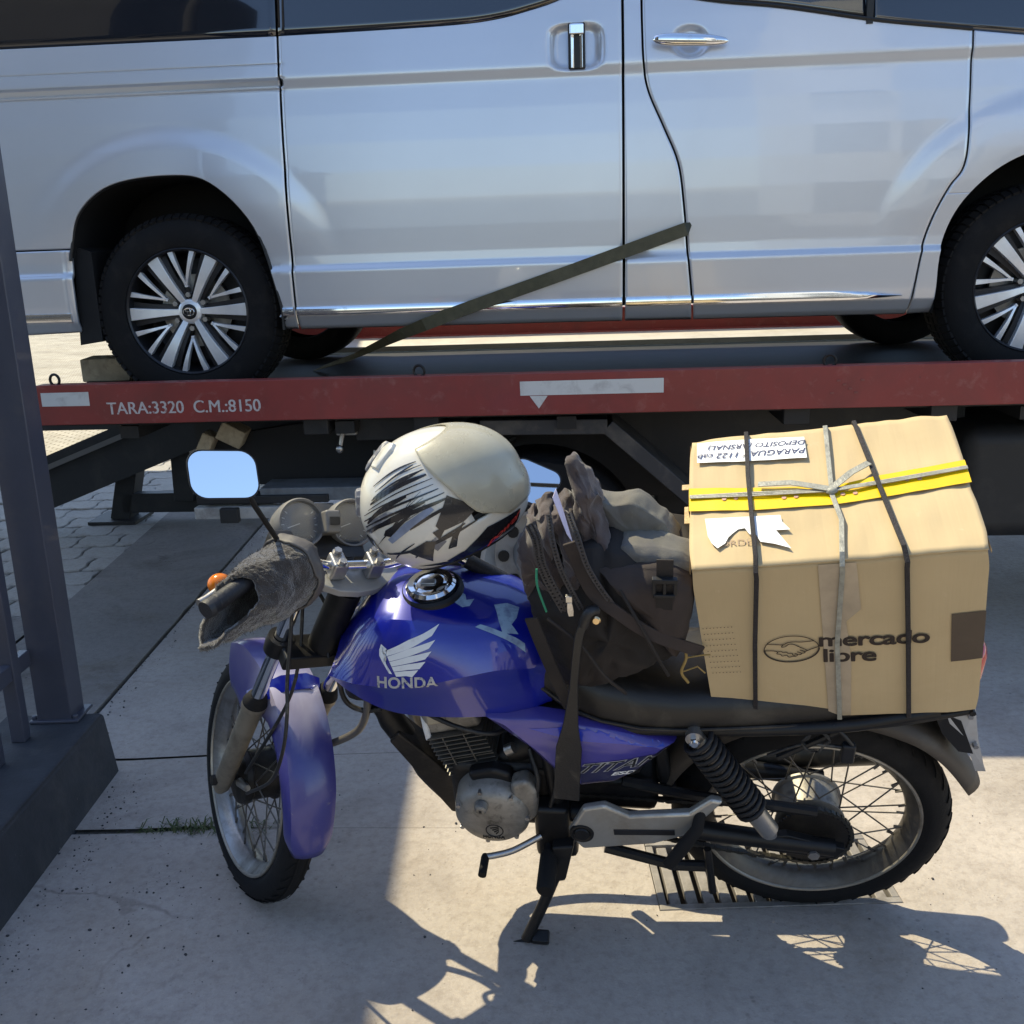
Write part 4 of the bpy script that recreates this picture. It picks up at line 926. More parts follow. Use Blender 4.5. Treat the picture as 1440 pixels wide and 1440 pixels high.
wear_attr(tank, [max(0, min(1, (v.co.x - .84) / .10 + .5 * noise.noise(v.co * 14))) * max(0, min(1, (v.co.z - .74) / .06)) * .30 for v in tank.data.vertices], blue_paint, (.42, .40, .62)) if 0 else None
tb = bvh_of(tank)
cz = .926
fcap = bp('fuel_cap', MB().lathe([(.0, .012), (.028, .013), (.033, .009), (.036, .008), (.0365, .012), (.047, .014), (.053, .008), (.054, -.01)], (.815, 0, cz), (.05, 0, 1), 44), chrome, tank, ang=30)
bp('cap_ring', MB().lathe([(.055, -.004), (.060, .003), (.066, -.002), (.068, -.012)], (.815, 0, cz), (.05, 0, 1), 44), black_plastic, tank)
bp('cap_lock', MB().box((.82, .0, cz + .0145), (.032, .017, .006)), steel, tank, bevel=.003)
# wing badge and lettering, laid on the left flank (drawn in u', w then dropped sideways)
to3 = lambda a, b: Vector((a, .4, b))
def img(pts): return [(u_, w_) for u_, w_ in pts]
side_dir = (0, -1, 0)
# feathers described along the badge
def wing(ox, ow, k):
    F_ = []
    root = [(0.000, .030), (.004, .021), (.009, .012), (.016, .004), (.026, -.004)]
    F_.append([(0, .034), (-.004, .024), (-.004, .014), (.004, .002), (.016, -.014), (.022, -.014), (.010, .002), (.004, .013), (.006, .022), (.012, .028)])
    for i in range(5):
        x0 = .008 + .0045 * i; y0 = .024 - .0085 * i; ln = (.104, .094, .083, .067, .048)[i]; up_ = (.044, .033, .024, .015, .008)[i]; th = .0078
        F_.append([(x0, y0), (x0 + ln * .45, y0 + up_ * .52), (x0 + ln, y0 + up_), (x0 + ln - .012, y0 + up_ - .0135), (x0 + ln * .5, y0 + up_ * .42 - th), (x0 + .004, y0 - th)])
    return [[(ox - x * k, ow + y * k) for x, y in f][::-1] for f in F_]
wg = decal('wing_badge', wing(.900, .838, 1.06), white_decal, tank, to3, side_dir, tb, .0012, .010)
hl = text('badge_lettering', 'HONDA', .030, None, silver_decal, tank, 0, .0009, sx=1.12, spacing=1.04)
hl.data.transform(frame((-1, 0, .10), (0, 0, 1), (0, 1, 0), (.846, .4, .809)))
densify(hl.data, .006)
shrink(hl, tb, side_dir, .0012)
# torn sticker remains on top of the tank
res_m = mat('sticker_residue', (.30, .42, .55), .6, dirt=((.10, .12, .25), 45, .45, .7, .8))
top3 = lambda a, b: Vector((a, b, 1.3))
decal('torn_sticker', [[(.765, .012), (.752, .006), (.742, .012), (.737, .028), (.722, .022), (.728, .044), (.742, .05), (.752, .044), (.764, .036)]], res_m, tank, top3, (0, 0, -1), tb)
decal('torn_sticker', [[(.68, .03), (.655, .018), (.63, .02), (.632, .05), (.64, .07), (.625, .085), (.655, .095), (.665, .072), (.672, .05)], [(.70, .086), (.66, .092), (.612, .094), (.61, .104), (.66, .103), (.71, .094)]], res_m, tank, top3, (0, 0, -1), tb, .0009)
# seat
st_ = MB(); rings = []
for u_, wt, wb_, hw in ((.655, .80, .76, .05), (.62, .835, .735, .075), (.57, .825, .70, .095), (.52, .795, .668, .112), (.46, .775, .652, .122), (.38, .765, .645, .13), (.30, .762, .652, .132), (.2, .765, .662, .128), (.05, .765, .675, .115), (-.12, .77, .695, .10), (-.2, .765, .71, .07)):
    rings.append([(u_, hw * math.copysign(abs(cos(t)) ** .55, cos(t)) if abs(cos(t)) > 1e-6 else 0, (wt + wb_) / 2 + (wt - wb_) / 2 * math.copysign(abs(sin(t)) ** .6, sin(t)) - .012 * abs(cos(t)) ** 3) for t in [2 * pi * j / 28 for j in range(28)]])
seat = bp('seat', st_.loft(rings), seat_vinyl, ang=60)
bp('seat_piping', MB().tube([(r[0][0], .004 + max(p[1] for p in r) * .985, sum(p[2] for p in r) / 28 - .022) for r in rings[1:9]], .004, 8), seat_vinyl, seat)
# side cover
sc = [(.700, .695), (.652, .692), (.585, .695), (.454, .676), (.306, .636), (.318, .622), (.38, .549), (.426, .513), (.51, .492), (.562, .53), (.615, .60)]
sc_m = mat('violet_blue_panel', (.05, .04, .30), .30, .1, .7, var=(5, .1), dirt=((.30, .26, .26), 5, .45, .85, .3), coatr=.12)
cen = (.475, .612)
def ring(k, v): return [(cen[0] + (a - cen[0]) * k, v(a, b, k), cen[1] + (b - cen[1]) * k) for a, b in sc]
sm_ = MB().loft([ring(1, lambda a, b, k: .098), ring(1, lambda a, b, k: .112 + .02 * (b > .66)), ring(.97, lambda a, b, k: .124 + .012 * (b > .66)), ring(.82, lambda a, b, k: .142), ring(.4, lambda a, b, k: .150), ring(.08, lambda a, b, k: .151)])
cover = bp('side_cover', sm_, sc_m, ang=28)
cb = bvh_of(cover)
acc = mat('bright_blue_accent', (.01, .035, .42), .25, 0, .8)
decal('accent_stripe', [[(.61, .675), (.50, .684), (.40, .668), (.32, .640), (.33, .634), (.42, .645), (.52, .652)]], acc, cover, to3, side_dir, cb, .0012)
blk_acc = mat('dark_blue_lower', (.012, .012, .07), .35, 0, .6)
decal('lower_panel', [[(.505, .575), (.40, .605), (.325, .624), (.322, .618), (.382, .547), (.428, .512), (.505, .498)]], blk_acc, cover, to3, side_dir, cb, .0012)
def side_text(name, body, size, cu, cw, tilt, m, bvh, par, off, shear=.5, sx=1.3, lift=.0016):
    o = text(name, body, size, None, m, par, 0, off, shear, sx); o.data.transform(frame((-1, 0, tilt), (0, 0, 1), (0, 1, 0), (cu, .4, cw)))
    densify(o.data, .008); shrink(o, bvh, side_dir, lift); return o
side_text('model_lettering', 'TITAN', .040, .415, .588, .20, silver_decal, cb, cover, .0016, .6, 1.5, .0015)
side_text('model_lettering', 'TITAN', .040, .415, .588, .20, black_plastic, cb, cover, -.0002, .6, 1.5, .0021)
side_text('model_lettering', 'ESD', .015, .415, .560, .12, white_decal, cb, cover, .0006, .4, 1.9, .0020)
# frame, engine
bp('frame_tube', MB().tube(cr([(1.03, 0, .76), (.985, 0, .62), (.93, 0, .49), (.87, 0, .37), (.80, 0, .27)], 5), [.024] * 8 + [.03] * 6 + [.034] * 7, 16), black_metal, ang=60)
bp('engine_mount', MB().prism([(.93, -.03, .53), (.955, -.03, .50), (.83, -.03, .27), (.77, -.03, .27), (.79, -.03, .36), (.86, -.03, .45)], (0, .065, 0)), greasy, ang=0, bevel=.006)
for s in (1, -1):
    bp('frame_tube', MB().tube(cr([(.60, s * .09, .68), (.58, s * .10, .56), (.565, s * .10, .42), (.56, s * .09, .29)], 5), .016, 12), black_metal, ang=60)
    bp('frame_tube', MB().tube(cr([(.98, s * .03, .78), (.6, s * .10, .66), (.3, s * .115, .665), (.0, s * .115, .69), (-.2, s * .10, .73)], 5), .014, 12), black_metal, ang=60)
    bp('swingarm', MB().tube([(.54, s * .085, .36), (.2, s * .10, .332), (-.045, s * .10, .305)], [.024, .022, .02], 14), black_metal, ang=60)
bp('swingarm_plate', MB().prism([(.06, .088, .345), (.10, .088, .335), (.10, .088, .29), (-.05, .088, .275), (-.07, .088, .31)], (0, .02, 0)), black_metal, ang=0, bevel=.003)
bp('axle_nut', MB().cyl((0, .09, .302), (0, .125, .302), .013, n=6), steel)
bp('air_box', MB().box((.50, 0, .58), (.26, .19, .2)), black_plastic, bevel=.03)
bp('inner_guard', MB().box((.335, 0, .52), (.03, .13, .30), Matrix.Rotation(.15, 3, 'Y')), black_plastic, bevel=.01)
bp('chain_case', MB().box((.45, 0, .40), (.22, .14, .10)), greasy, bevel=.02)
eng = bp('crankcase', MB().box((.69, 0, .40), (.24, .18, .2)).box((.63, 0, .46), (.16, .15, .12)), greasy, bevel=.025, seg=3)
bp('generator_cover', MB().lathe([(.0, .166), (.05, .165), (.072, .160), (.083, .148), (.087, .13), (.089, .09)], (.705, 0, .405), (0, 1, 0), 48), alloy, eng, ang=35)
bp('cover_boss', MB().lathe([(0, .183), (.009, .183), (.013, .180), (.016, .165)], (.723, 0, .455), (0, 1, 0), 20), alloy, eng)
for k in range(7): bp('cover_bolt', MB().cyl((.705 + .079 * cos(.4 + k * .9), .135, .405 + .079 * sin(.4 + k * .9)), (.705 + .079 * cos(.4 + k * .9), .157, .405 + .079 * sin(.4 + k * .9)), .0055, n=6), steel, eng)
bp('boss_slot', MB().box((.723, .1835, .455), (.006, .002, .006)), black_plastic, eng)
bp('cover_badge', MB().torus((.70, .1655, .375), (0, 1, 0), .019, .0013, 30, 6), black_metal, eng)
bg_ = MB()
for k in range(4): bg_.prism([(.710 - .004 * k, .1648, .384 - .006 * k), (.69, .1648, .39 - .005 * k), (.69, .1648, .387 - .005 * k), (.708 - .004 * k, .1648, .381 - .006 * k)], (0, .0015, 0))
bg_.build('badge_wing', black_metal, eng, ang=0)['kind'] = 'stuff'
gt = text('cover_lettering', 'HONDA', .012, frame((-1, 0, 0), (0, 0, 1), (0, 1, 0), (.703, .1640, .3525)), black_metal, eng, .0012, .0003, sx=1.1)
bp('sprocket_cover', MB().prism([(.66, .10, .50), (.625, .10, .515), (.60, .10, .48), (.605, .10, .40), (.635, .10, .37), (.66, .10, .41)], (0, .045, 0)), alloy, eng, ang=0, bevel=.012, seg=3)
bp('upper_cover', MB().prism([(.76, .085, .50), (.70, .085, .52), (.66, .085, .505), (.65, .085, .44), (.74, .085, .44)], (0, .035, 0)), black_metal, eng, ang=0, bevel=.012, seg=3)
bp('starter_motor', MB().cyl((.60, .05, .545), (.67, .05, .52), .035, n=24), black_metal, eng)
ca = Vector((.28, 0, .96)).normalized(); cf = Vector((.96, 0, -.28)); cb0 = Vector((.745, 0, .455))
Rc = Matrix((cf, Vector((0, 1, 0)), ca)).transposed()
bp('cylinder', MB().box(cb0 + ca * .065, (.09, .09, .15), Rc), black_metal, eng, bevel=.01)
fin_m = mat('fin_alloy', (.11, .105, .095), .45, .6, dirt=((.20, .17, .13), 16, .5, .8, .5))
for k in range(11): bp('cooling_fin', MB().box(cb0 + ca * (.015 + k * .0122) - cf * (.0), (.128 + .004 * (k > 4), .168 + .012 * (k > 4), .0032), Rc), fin_m, eng, bevel=.001, seg=1)
for x in (-.02, .03): bp('fin_rib', MB().box(cb0 + ca * .095 + cf * x + Vector((0, .086, 0)), (.003, .006, .09), Rc), fin_m, eng)
hd = bp('cylinder_head', MB().box(cb0 + ca * .175, (.125, .155, .075), Rc), alloy, eng, bevel=.012, seg=3)
for x in (-.045, .028): bp('head_cover', MB().box(cb0 + ca * .20 + cf * x + Vector((0, .05, 0)), (.048, .075, .05), Rc, .6, .7), mat('head_cover_beige', (.42, .37, .28), .6, .3, dirt=((.12, .10, .08), 18, .5, .75, .6)), hd, bevel=.006)
bp('spark_lead', MB().tube(cr([(.86, .05, .63), (.85, .075, .60), (.845, .08, .565)], 5), .007, 8), white_decal, eng)
for P in ([(.66, .06, .60), (.70, .11, .62), (.80, .10, .64), (.95, .06, .70)], [(.62, .09, .56), (.60, .13, .50), (.62, .135, .42), (.65, .13, .36)], [(.60, .08, .60), (.56, .12, .52), (.58, .12, .40)]): bp('engine_hose', MB().tube(cr(P, 6), .0055, 8), cab, eng, ang=60)
bp('carburettor', MB().cyl((.60, 0, .575), (.68, 0, .585), .035).box((.64, .02, .55), (.06, .07, .07)), greasy, eng, bevel=.006)
bp('hose_clip', MB().cyl((.672, .085, .545), (.655, .085, .555), .013, n=16), steel, eng)
bp('exhaust_pipe', MB().tube(cr([(.87, -.05, .60), (.92, -.07, .50), (.86, -.10, .33), (.7, -.13, .27), (.5, -.14, .27)], 6), .017, 14), steel, ang=60)
bp('silencer', MB().tube([(.52, -.145, .27), (.46, -.15, .275), (.42, -.155, .28), (-.2, -.165, .36), (-.22, -.165, .363)], [.02, .035, .044, .046, .036], 24), mat('silencer_black', (.03, .03, .03), .4, .6, dirt=((.2, .17, .14), 9, .5, .75, .6)))
# left foot controls
hg = bp('peg_hanger', MB().prism([(a, .158, b) for a, b in ((.532, .404), (.53, .385), (.503, .347), (.348, .378), (.283, .410), (.253, .455), (.207, .522), (.233, .528), (.277, .482), (.402, .463), (.454, .492), (.5, .478))], (0, .022, 0)), mat('cast_alloy', (.46, .44, .40), .38, .7, dirt=((.20, .17, .14), 9, .45, .75, .6), bump=(70, .2)), ang=0, bevel=.008, seg=3)
bp('hanger_bolt', MB().lathe([(0, .006), (.016, .005), (.018, .001), (.022, .003), (.026, .002), (.027, -.004)], (.504, .181, .402), (0, 1, 0), 28), black_metal, hg)
bp('hanger_slot', MB().box((.37, .181, .418), (.13, .003, .016), Matrix.Rotation(.08, 3, 'Y')), black_plastic, hg, bevel=.001)
bp('passenger_peg', MB().tube([(.252, .17, .485), (.26, .195, .455), (.285, .21, .42), (.318, .222, .368)], [.012, .013, .015, .0135], 14), rubber)
bp('foot_peg', MB().tube([(.59, .10, .30), (.585, .15, .292), (.583, .155, .291), (.582, .245, .290), (.582, .252, .290)], [.012, .012, .02, .021, .017], 16), rubber, ang=50)
bp('peg_mount', MB().box((.575, .11, .335), (.08, .05, .16)).box((.565, .1, .28), (.09, .06, .06)), black_metal, bevel=.012)
bp('gear_lever', MB().tube(cr([(.60, .14, .335), (.66, .17, .318), (.70, .185, .316), (.725, .19, .314)], 5), .0075, 10), steel, ang=60)
bp('gear_toe_peg', MB().tube([(.722, .185, .314), (.722, .192, .314), (.722, .238, .313)], [.008, .0095, .0095], 14), rubber)
sdn = bp('side_stand', MB().tube(cr([(.545, .135, .30), (.562, .155, .25), (.60, .195, .16), (.638, .232, .082)], 5), [.013] * 16, 12), black_metal, ang=60)
bp('stand_foot', MB().box((.648, .243, .064), (.085, .038, .010), Matrix.Rotation(-LEAN, 3, 'X') @ Matrix.Rotation(.3, 3, 'Z')), black_metal, sdn, bevel=.004)
bp('stand_foot', MB().box((.605, .225, .085), (.04, .03, .022), Matrix.Rotation(-LEAN, 3, 'X')), black_metal, sdn, bevel=.004)
bp('stand_bracket', MB().prism([(.525, .13, .33), (.575, .13, .32), (.578, .155, .23), (.545, .155, .24)], (0, .03, 0)), black_metal, sdn, ang=0, bevel=.005)
bp('centre_stand', MB().tube([(.46, .1, .26), (.30, .11, .225), (.22, .115, .235)], .013, 10).tube([(.23, .12, .30), (.222, .135, .24), (.215, .15, .19)], .009, 8), black_metal)
# chain, sprocket
sk = MB(); n = 42
sk.loft([[(r * cos(2 * pi * i / (2 * n)), y, .302 + r * sin(2 * pi * i / (2 * n))) for i in range(2 * n) for r in ((.086 if i % 2 else .079),)] for y in (.066, .071)])
bp('sprocket', sk, greasy, rw)
ch = MB()
def link(p, q, w_):
    ch.beam(p, q, .014, .010, (0, 1, 0)) if 0 else ch.beam(p, q, .010 if w_ else .006, .010, (0, 1, 0))
pts = []
for k in range(41): a = radians(95 + k * 170 / 40 * 1.02); pts.append(Vector((.088 * cos(a), .069, .302 + .088 * sin(a))))
a0, a1 = pts[0], pts[-1]
run = [Vector((.56, .069, .40)).lerp(a0, k / 44) for k in range(45)] + pts + [a1.lerp(Vector((.57, .069, .325)), k / 46) - Vector((0, 0, .012 * sin(pi * k / 46))) for k in range(1, 47)]
for k in range(len(run) - 1): link(run[k], run[k + 1], k % 2)
co = bp('chain', ch, mat('chain_steel', (.08, .075, .065), .35, .8), None, ang=0); co['kind'] = 'stuff'
bp('chain_guard', MB().tube(cr([(.42, .075, .455), (.25, .08, .425), (.1, .085, .415), (.0, .085, .402)], 5), [.012] * 16, 8), black_plastic)
# shock absorbers
for s in (1, -1):
    A, B_ = Vector((.272, s * .136, .672)), Vector((.104, s * .136, .395)); d = (B_ - A).normalized()
    sh = bp('shock_absorber', MB().cyl(A, A + d * .22, .017, n=16).cyl(A + d * .22, B_, .024, .022, 18).lathe([(0, -.014), (.018, -.014), (.018, .014), (0, .014)], A, (0, 1, 0), 18).lathe([(0, -.014), (.016, -.014), (.016, .014), (0, .014)], B_, (0, 1, 0), 18), steel)
    q = d.orthogonal().normalized(); e_ = d.cross(q); P = []
    for k in range(14 * 16 + 1):
        t = k / 16; P.append(A + d * (.012 + t * .0172) + (q * cos(2 * pi * t) + e_ * sin(2 * pi * t)) * .0315)
    bp('spring', MB().tube(P, .0058, 8), black_plastic, sh, ang=60)
    bp('shock_bolt', MB().cyl(A + Vector((0, s * .012, 0)), A + Vector((0, s * .026, 0)), .011, n=6).cyl(A + Vector((0, s * .02, 0)), A + Vector((0, s * .030, 0)), .007), chrome, sh)
# rear guard, plate, lamp, rack
rg = MB()
def rgf(u, v):
    s = 2 * u - 1; t = radians(20 + 132 * v); r = .372 + .0 * v
    p = Vector((r * cos(t), 0, .31 + r * sin(t)))
    if v > .72:
        k = (v - .72) / .28; b = Vector((.372 * cos(radians(115.04)), 0, .31 + .372 * sin(radians(115.04)))); p = b.lerp(Vector((-.345, 0, .455)), k)
        p.z += .035 * sin(pi * k)
    hw = .072 - .02 * max(0, (v - .85) / .15)
    nrm = Vector((cos(t), 0, sin(t))); return p + Vector((0, s * hw, 0)) - nrm * .032 * abs(s) ** 4
rg.grid(rgf, 14, 44); bp('rear_mudguard', rg, mat('guard_brown', (.06, .048, .038), .55, dirt=(DUST, 6, .5, .8, .4)), ang=50, solid=.004, fix=False)
lp = MB().add([(-.262, .10, .655), (-.262, -.10, .655), (-.355, -.10, .465), (-.355, .10, .465)], [(0, 1, 2, 3)])
lpo = bp('licence_plate', MB().prism([(-.226, .06, .692), (-.285, .05, .70), (-.306, .05, .61), (-.330, .05, .535), (-.338, .05, .515), (-.315, .055, .52), (-.273, .06, .625), (-.24, .062, .66)], (0, -.005, 0)), mat('plate_back', (.40, .40, .41), .55, .3, dirt=((.2, .18, .16), 8, .45, .8, .6)), ang=0)
for u_, w_ in ((-.276, .682), (-.300, .60)): bp('plate_bolt', MB().cyl((u_, .045, w_), (u_, .066, w_), .006, n=6), steel, lpo)
bp('plate_bracket', MB().prism([(-.2, .06, .70), (-.262, .06, .665), (-.30, .06, .575), (-.27, .06, .58), (-.23, .06, .63)], (0, -.12, 0)), black_plastic, ang=0)
bp('tail_lamp', MB().box((-.215, 0, .80), (.06, .12, .10)), black_plastic, bevel=.015)
bp('lamp_lens', MB().loft([[(u_, s * .066 * k, .81 + t * .042 * k) for s, t in ((-.9, -1), (.9, -1), (1, -.8), (1, .6), (.7, 1), (-.7, 1), (-1, .6), (-1, -.8))] for u_, k in ((-.235, 1), (-.26, 1), (-.278, .9), (-.286, .7))]), red_lens, ang=40)
for s in (1, -1):
    if s < 0: bp('turn_signal', MB().ell((-.20, s * .16, .66), (.03, .04, .028)).cyl((-.2, s * .07, .67), (-.2, s * .14, .66), .008), black_plastic)
    bp('rack_tube', MB().tube(cr([(.20, s * .11, .652), (.1, s * .115, .668), (-.1, s * .115, .703), (-.26, s * .10, .735)], 5), .0075, 10), black_metal, ang=60)
    bp('rack_strut', MB().tube([(-.03, s * .115, .69), (.10, s * .12, .60)], .007, 8), black_metal)
for u_, w_ in ((.15, .66), (0, .685), (-.15, .712), (-.26, .735)): bp('rack_tube', MB().tube([(u_, -.11, w_), (u_, .11, w_)], .0065, 8), black_metal)
bp('wire_loop', MB().tube([(.03 + .022 * cos(t) + .006 * cos(3.1 * t), .125 + .004 * sin(5 * t), .655 + .03 * sin(t)) for t in [k * .35 for k in range(48)]], .0018, 6), cab, ang=60)
bp('strap_hook', MB().box((-.035, .125, .63), (.028, .02, .05)), black_plastic, bevel=.006)
bp('hook_wire', MB().tube(cr([(.0, .12, .70), (-.03, .13, .67), (-.035, .126, .645), (.05, .118, .64), (.12, .115, .60)], 5), .004, 8), cab, ang=60)

BAG = {'main': (0.15, [(0.598, 0.987), (0.583, 0.912), (0.555, 0.831), (0.523, 0.756), (0.451, 0.77), (0.374, 0.818), (0.32, 0.852), (0.305, 0.933), (0.289, 1.019), (0.29, 1.06), (0.382, 1.089), (0.472, 1.111), (0.552, 1.06)]), 'pk1': (0.12, [(0.609, 1.087), (0.601, 1.135), (0.582, 1.152), (0.567, 1.128), (0.572, 1.086), (0.556, 1.028), (0.534, 0.972), (0.559, 0.957), (0.592, 0.97), (0.607, 1.035)]), 'pk2': (0.13, [(0.58, 1.158), (0.557, 1.179), (0.54, 1.167), (0.544, 1.112), (0.527, 1.062), (0.508, 1.004), (0.523, 0.981), (0.548, 1.028), (0.569, 1.079)]), 'pk3': (0.13, [(0.545, 1.176), (0.521, 1.189), (0.502, 1.149), (0.483, 1.082), (0.467, 1.014), (0.496, 0.985), (0.515, 1.012), (0.534, 1.094)]), 'upper': (0.09, [(0.508, 1.209), (0.51, 1.251), (0.495, 1.259), (0.475, 1.225), (0.449, 1.148), (0.426, 1.068), (0.424, 0.997), (0.458, 0.968), (0.488, 1.05), (0.504, 1.139)]), 'panel': (0.04, [(0.467, 1.159), (0.435, 1.15), (0.392, 1.154), (0.352, 1.124), (0.318, 1.084), (0.283, 1.018), (0.282, 0.993), (0.426, 1.014), (0.445, 1.081)]), 'band': (0.1, [(0.425, 1.092), (0.407, 1.105), (0.345, 1.102), (0.273, 1.075), (0.272, 1.053), (0.344, 1.068), (0.41, 1.063), (0.425, 1.065)]), 'band2': (0.11, [(0.425, 1.07), (0.35, 1.068), (0.272, 1.051), (0.27, 0.988), (0.343, 1.002), (0.42, 1.033)])}
BST = {'lowstrap': [(0.509, 0.15, 1.154), (0.47, 0.16, 1.054), (0.42, 0.17, 1.01), (0.368, 0.17, 0.968), (0.322, 0.16, 0.937), (0.267, 0.13, 0.891)], 'zip1': [(0.581, 0.15, 1.189), (0.568, 0.165, 1.166), (0.563, 0.17, 1.123), (0.549, 0.17, 1.075), (0.523, 0.165, 1.006)], 'zip1b': [(0.573, 0.15, 1.194), (0.56, 0.166, 1.17), (0.555, 0.171, 1.127), (0.54, 0.171, 1.079), (0.514, 0.166, 1.013)], 'zip2': [(0.543, 0.14, 1.205), (0.536, 0.166, 1.168), (0.524, 0.172, 1.113), (0.506, 0.172, 1.062), (0.489, 0.165, 1.014)], 'zip3': [(0.509, 0.13, 1.202), (0.492, 0.16, 1.172), (0.476, 0.168, 1.116), (0.452, 0.168, 1.064), (0.423, 0.165, 1.013)], 'seam': [(0.418, 0.16, 1.055), (0.381, 0.185, 0.994), (0.348, 0.185, 0.918), (0.327, 0.17, 0.861)], 'seam2': [(0.552, 0.175, 0.996), (0.493, 0.19, 0.95), (0.448, 0.19, 0.873), (0.408, 0.17, 0.81)], 'hang': [(0.477, 0.185, 1.003), (0.491, 0.195, 0.981), (0.5, 0.2, 0.915), (0.508, 0.2, 0.824), (0.517, 0.2, 0.727), (0.524, 0.195, 0.641), (0.532, 0.19, 0.524)], 'hangtop': [(0.461, 0.18, 1.023), (0.474, 0.192, 1.026), (0.484, 0.196, 0.999)], 'green': [(0.568, 0.165, 1.103), (0.567, 0.175, 1.07), (0.554, 0.172, 1.01)], 'leftstrap': [(0.584, 0.16, 0.986), (0.566, 0.17, 0.93), (0.543, 0.17, 0.85), (0.519, 0.15, 0.746)], 'twig': [(0.299, 0.14, 0.916), (0.294, 0.145, 0.885), (0.302, 0.145, 0.848), (0.288, 0.14, 0.817)], 'buckle': [(0.338, 0.165, 1.078)], 'snap': [(0.46, 0.2, 1.015)], 'zipper': [(0.51, 0.178, 1.047), (0.507, 0.184, 1.015)]}

# ------------------------------------------------------------------ carton on the rack
BXR = Matrix(((.96724, .15556, -.20064), (-.22545, .88966, -.39708), (.11673, .42931, .89558)))
BXM = Matrix.Translation((.631, 1.939, .912)) @ BXR.to_4x4()
W, D, H = .501, .386, .421
card = mat('cardboard', (.53, .40, .225), .8, var=(3, .07), dirt=[((.34, .23, .11), 4, .5, .9, .35), ((.62, .48, .30), 26, .64, .74, .5)], bump=(1.0, .35, .002), bvec=(95, 5, 5))
card_e = mat('cardboard_edge', (.52, .38, .22), .85, var=(200, .3))
bx = thing('cardboard_box', BXM @ Matrix.Translation((0, 0, -H / 2)), 'brown cardboard shipping carton with printed logo tied on the rear rack of the motorcycle', 'box')
BO = Matrix.Translation((0, 0, H / 2))
def xp(name, mb, m, parent=None, **k): return mb.xf(BO).build(name, m, parent or bx, **k)
def dent(x, y, z):
    d = Vector()
    for cx, cy, cz, r, k in ((-W / 2, -D / 2, H / 2, .05, .010), (W / 2, -D / 2, H / 2, .045, .012), (W / 2, D / 2, H / 2, .05, .009), (-W / 2, D / 2, H / 2, .06, .012), (W / 2, -D / 2, -H / 2, .05, .010), (-W / 2, -D / 2, -H / 2, .05, .009), (W / 2, -.03, H / 2, .05, .007), (-W / 2, 0, H / 2, .05, .006)):
        q = sqrt((x - cx) ** 2 + (y - cy) ** 2 + (z - cz) ** 2)
        if q < r: d += Vector((-cx, -cy, -cz * .8)).normalized() * k * .5 * (1 - q / r) ** 1.5
    return d
def wav(x, y, z): return Vector((x, y, z)) + dent(x, y, z) + Vector((.0022 * noise.noise((x * 7, y * 7, 3)), .0028 * noise.noise((x * 6, z * 7, 7)), .0035 * noise.noise((x * 8, y * 8, 1)) + .0015 * sin(x * 90) * noise.noise((x * 4, y * 2, 5))))
def face(axis, s, n=36):
    m = MB()
    if axis == 'f': m.grid(lambda u, v: wav((u - .5) * W, s * D / 2, (v - .5) * H * s * -1), n, n)
    if axis == 's': m.grid(lambda u, v: wav(s * W / 2, (u - .5) * D * s, (v - .5) * H), n, n)
    if axis == 'b': m.grid(lambda u, v: wav((u - .5) * W, (v - .5) * D * -1, -H / 2), n, n)
    return m
body = MB()
for a, s in (('f', -1), ('s', 1), ('s', -1), ('b', 1)): mm = face(a, s); body.add(mm.v, mm.f)
mm = MB().grid(lambda u, v: wav((.5 - u) * W, D / 2, (v - .5) * H), 36, 36); body.add(mm.v, mm.f)
xp('carton', body, card, ang=30, solid=.004)
def flap(y0, y1, dz, name):
    m = MB(); m.grid(lambda u, v: wav((u - .5) * W * 1.003, y0 + (y1 - y0) * v, H / 2 + dz) + Vector((0, 0, .002 + .006 * (1 - abs(2 * v - 1)) * noise.noise((u * 3, y0 * 9, 2)) + .003 * noise.noise((u * 14, v * 2, 8)))), 60, 14)
    o = xp(name, m, card, ang=30, solid=.004, fix=False); return o
flap(-D / 2 - .002, -.012, .003, 'top_flap'); flap(-.010, D / 2 + .003, .003, 'top_flap')
MB()
for x in (-1, 1):
    e = MB(); e.grid(lambda u, v: (x * (W / 2 + .0008), (u - .5) * D, H / 2 - .002 - .014 * v * (.5 + .5 * noise.noise((u * 9, x, 0)))), 30, 2); xp('edge_fold', e, card_e, ang=0)
tapey = mat('yellow_tape', (.80, .52, .0), .22, coat=.4, var=(8, .08))
tapec = mat('clear_tape', (.46, .36, .24), .18, coat=.8, var=(25, .12), bump=(40, .15))
paper = mat('paper_label', (.82, .82, .83), .7)
ink = mat('blue_ink', (.03, .035, .10), .6)
def ontop(x, y, k=0): p = wav(x, y, H / 2 + .003); return Vector((x, y, p.z + .0075 + .0008 * k))
def topstrip(name, rows, m, k=0, n=40):
    # rows: (x, y0, y1)
    s = MB(); s.grid(lambda u, v: ontop(rows[0][0] + (rows[-1][0] - rows[0][0]) * u, *[interp([(r[0], r[1]) for r in rows], rows[0][0] + (rows[-1][0] - rows[0][0]) * u) * (1 - v) + interp([(r[0], r[2]) for r in rows], rows[0][0] + (rows[-1][0] - rows[0][0]) * u) * v], k), n, 4)
    return xp(name, s, m, ang=60, fix=False)
topstrip('yellow_tape', [(-.252, -.034, .032), (-.13, -.052, .018), (.005, -.053, -.001), (.10, -.044, .020), (.252, -.022, .042)], tapey)
for x in (-.252, .252):
    s = MB(); s.grid(lambda u, v: (x * 1.004, (-.034, .004)[x > 0] + (.063, .034)[x > 0] * u, H / 2 + .008 - .07 * v), 4, 4); xp('yellow_tape', s, tapey, ang=0)
tp = mat('tape_print', (.55, .30, .22), .5)
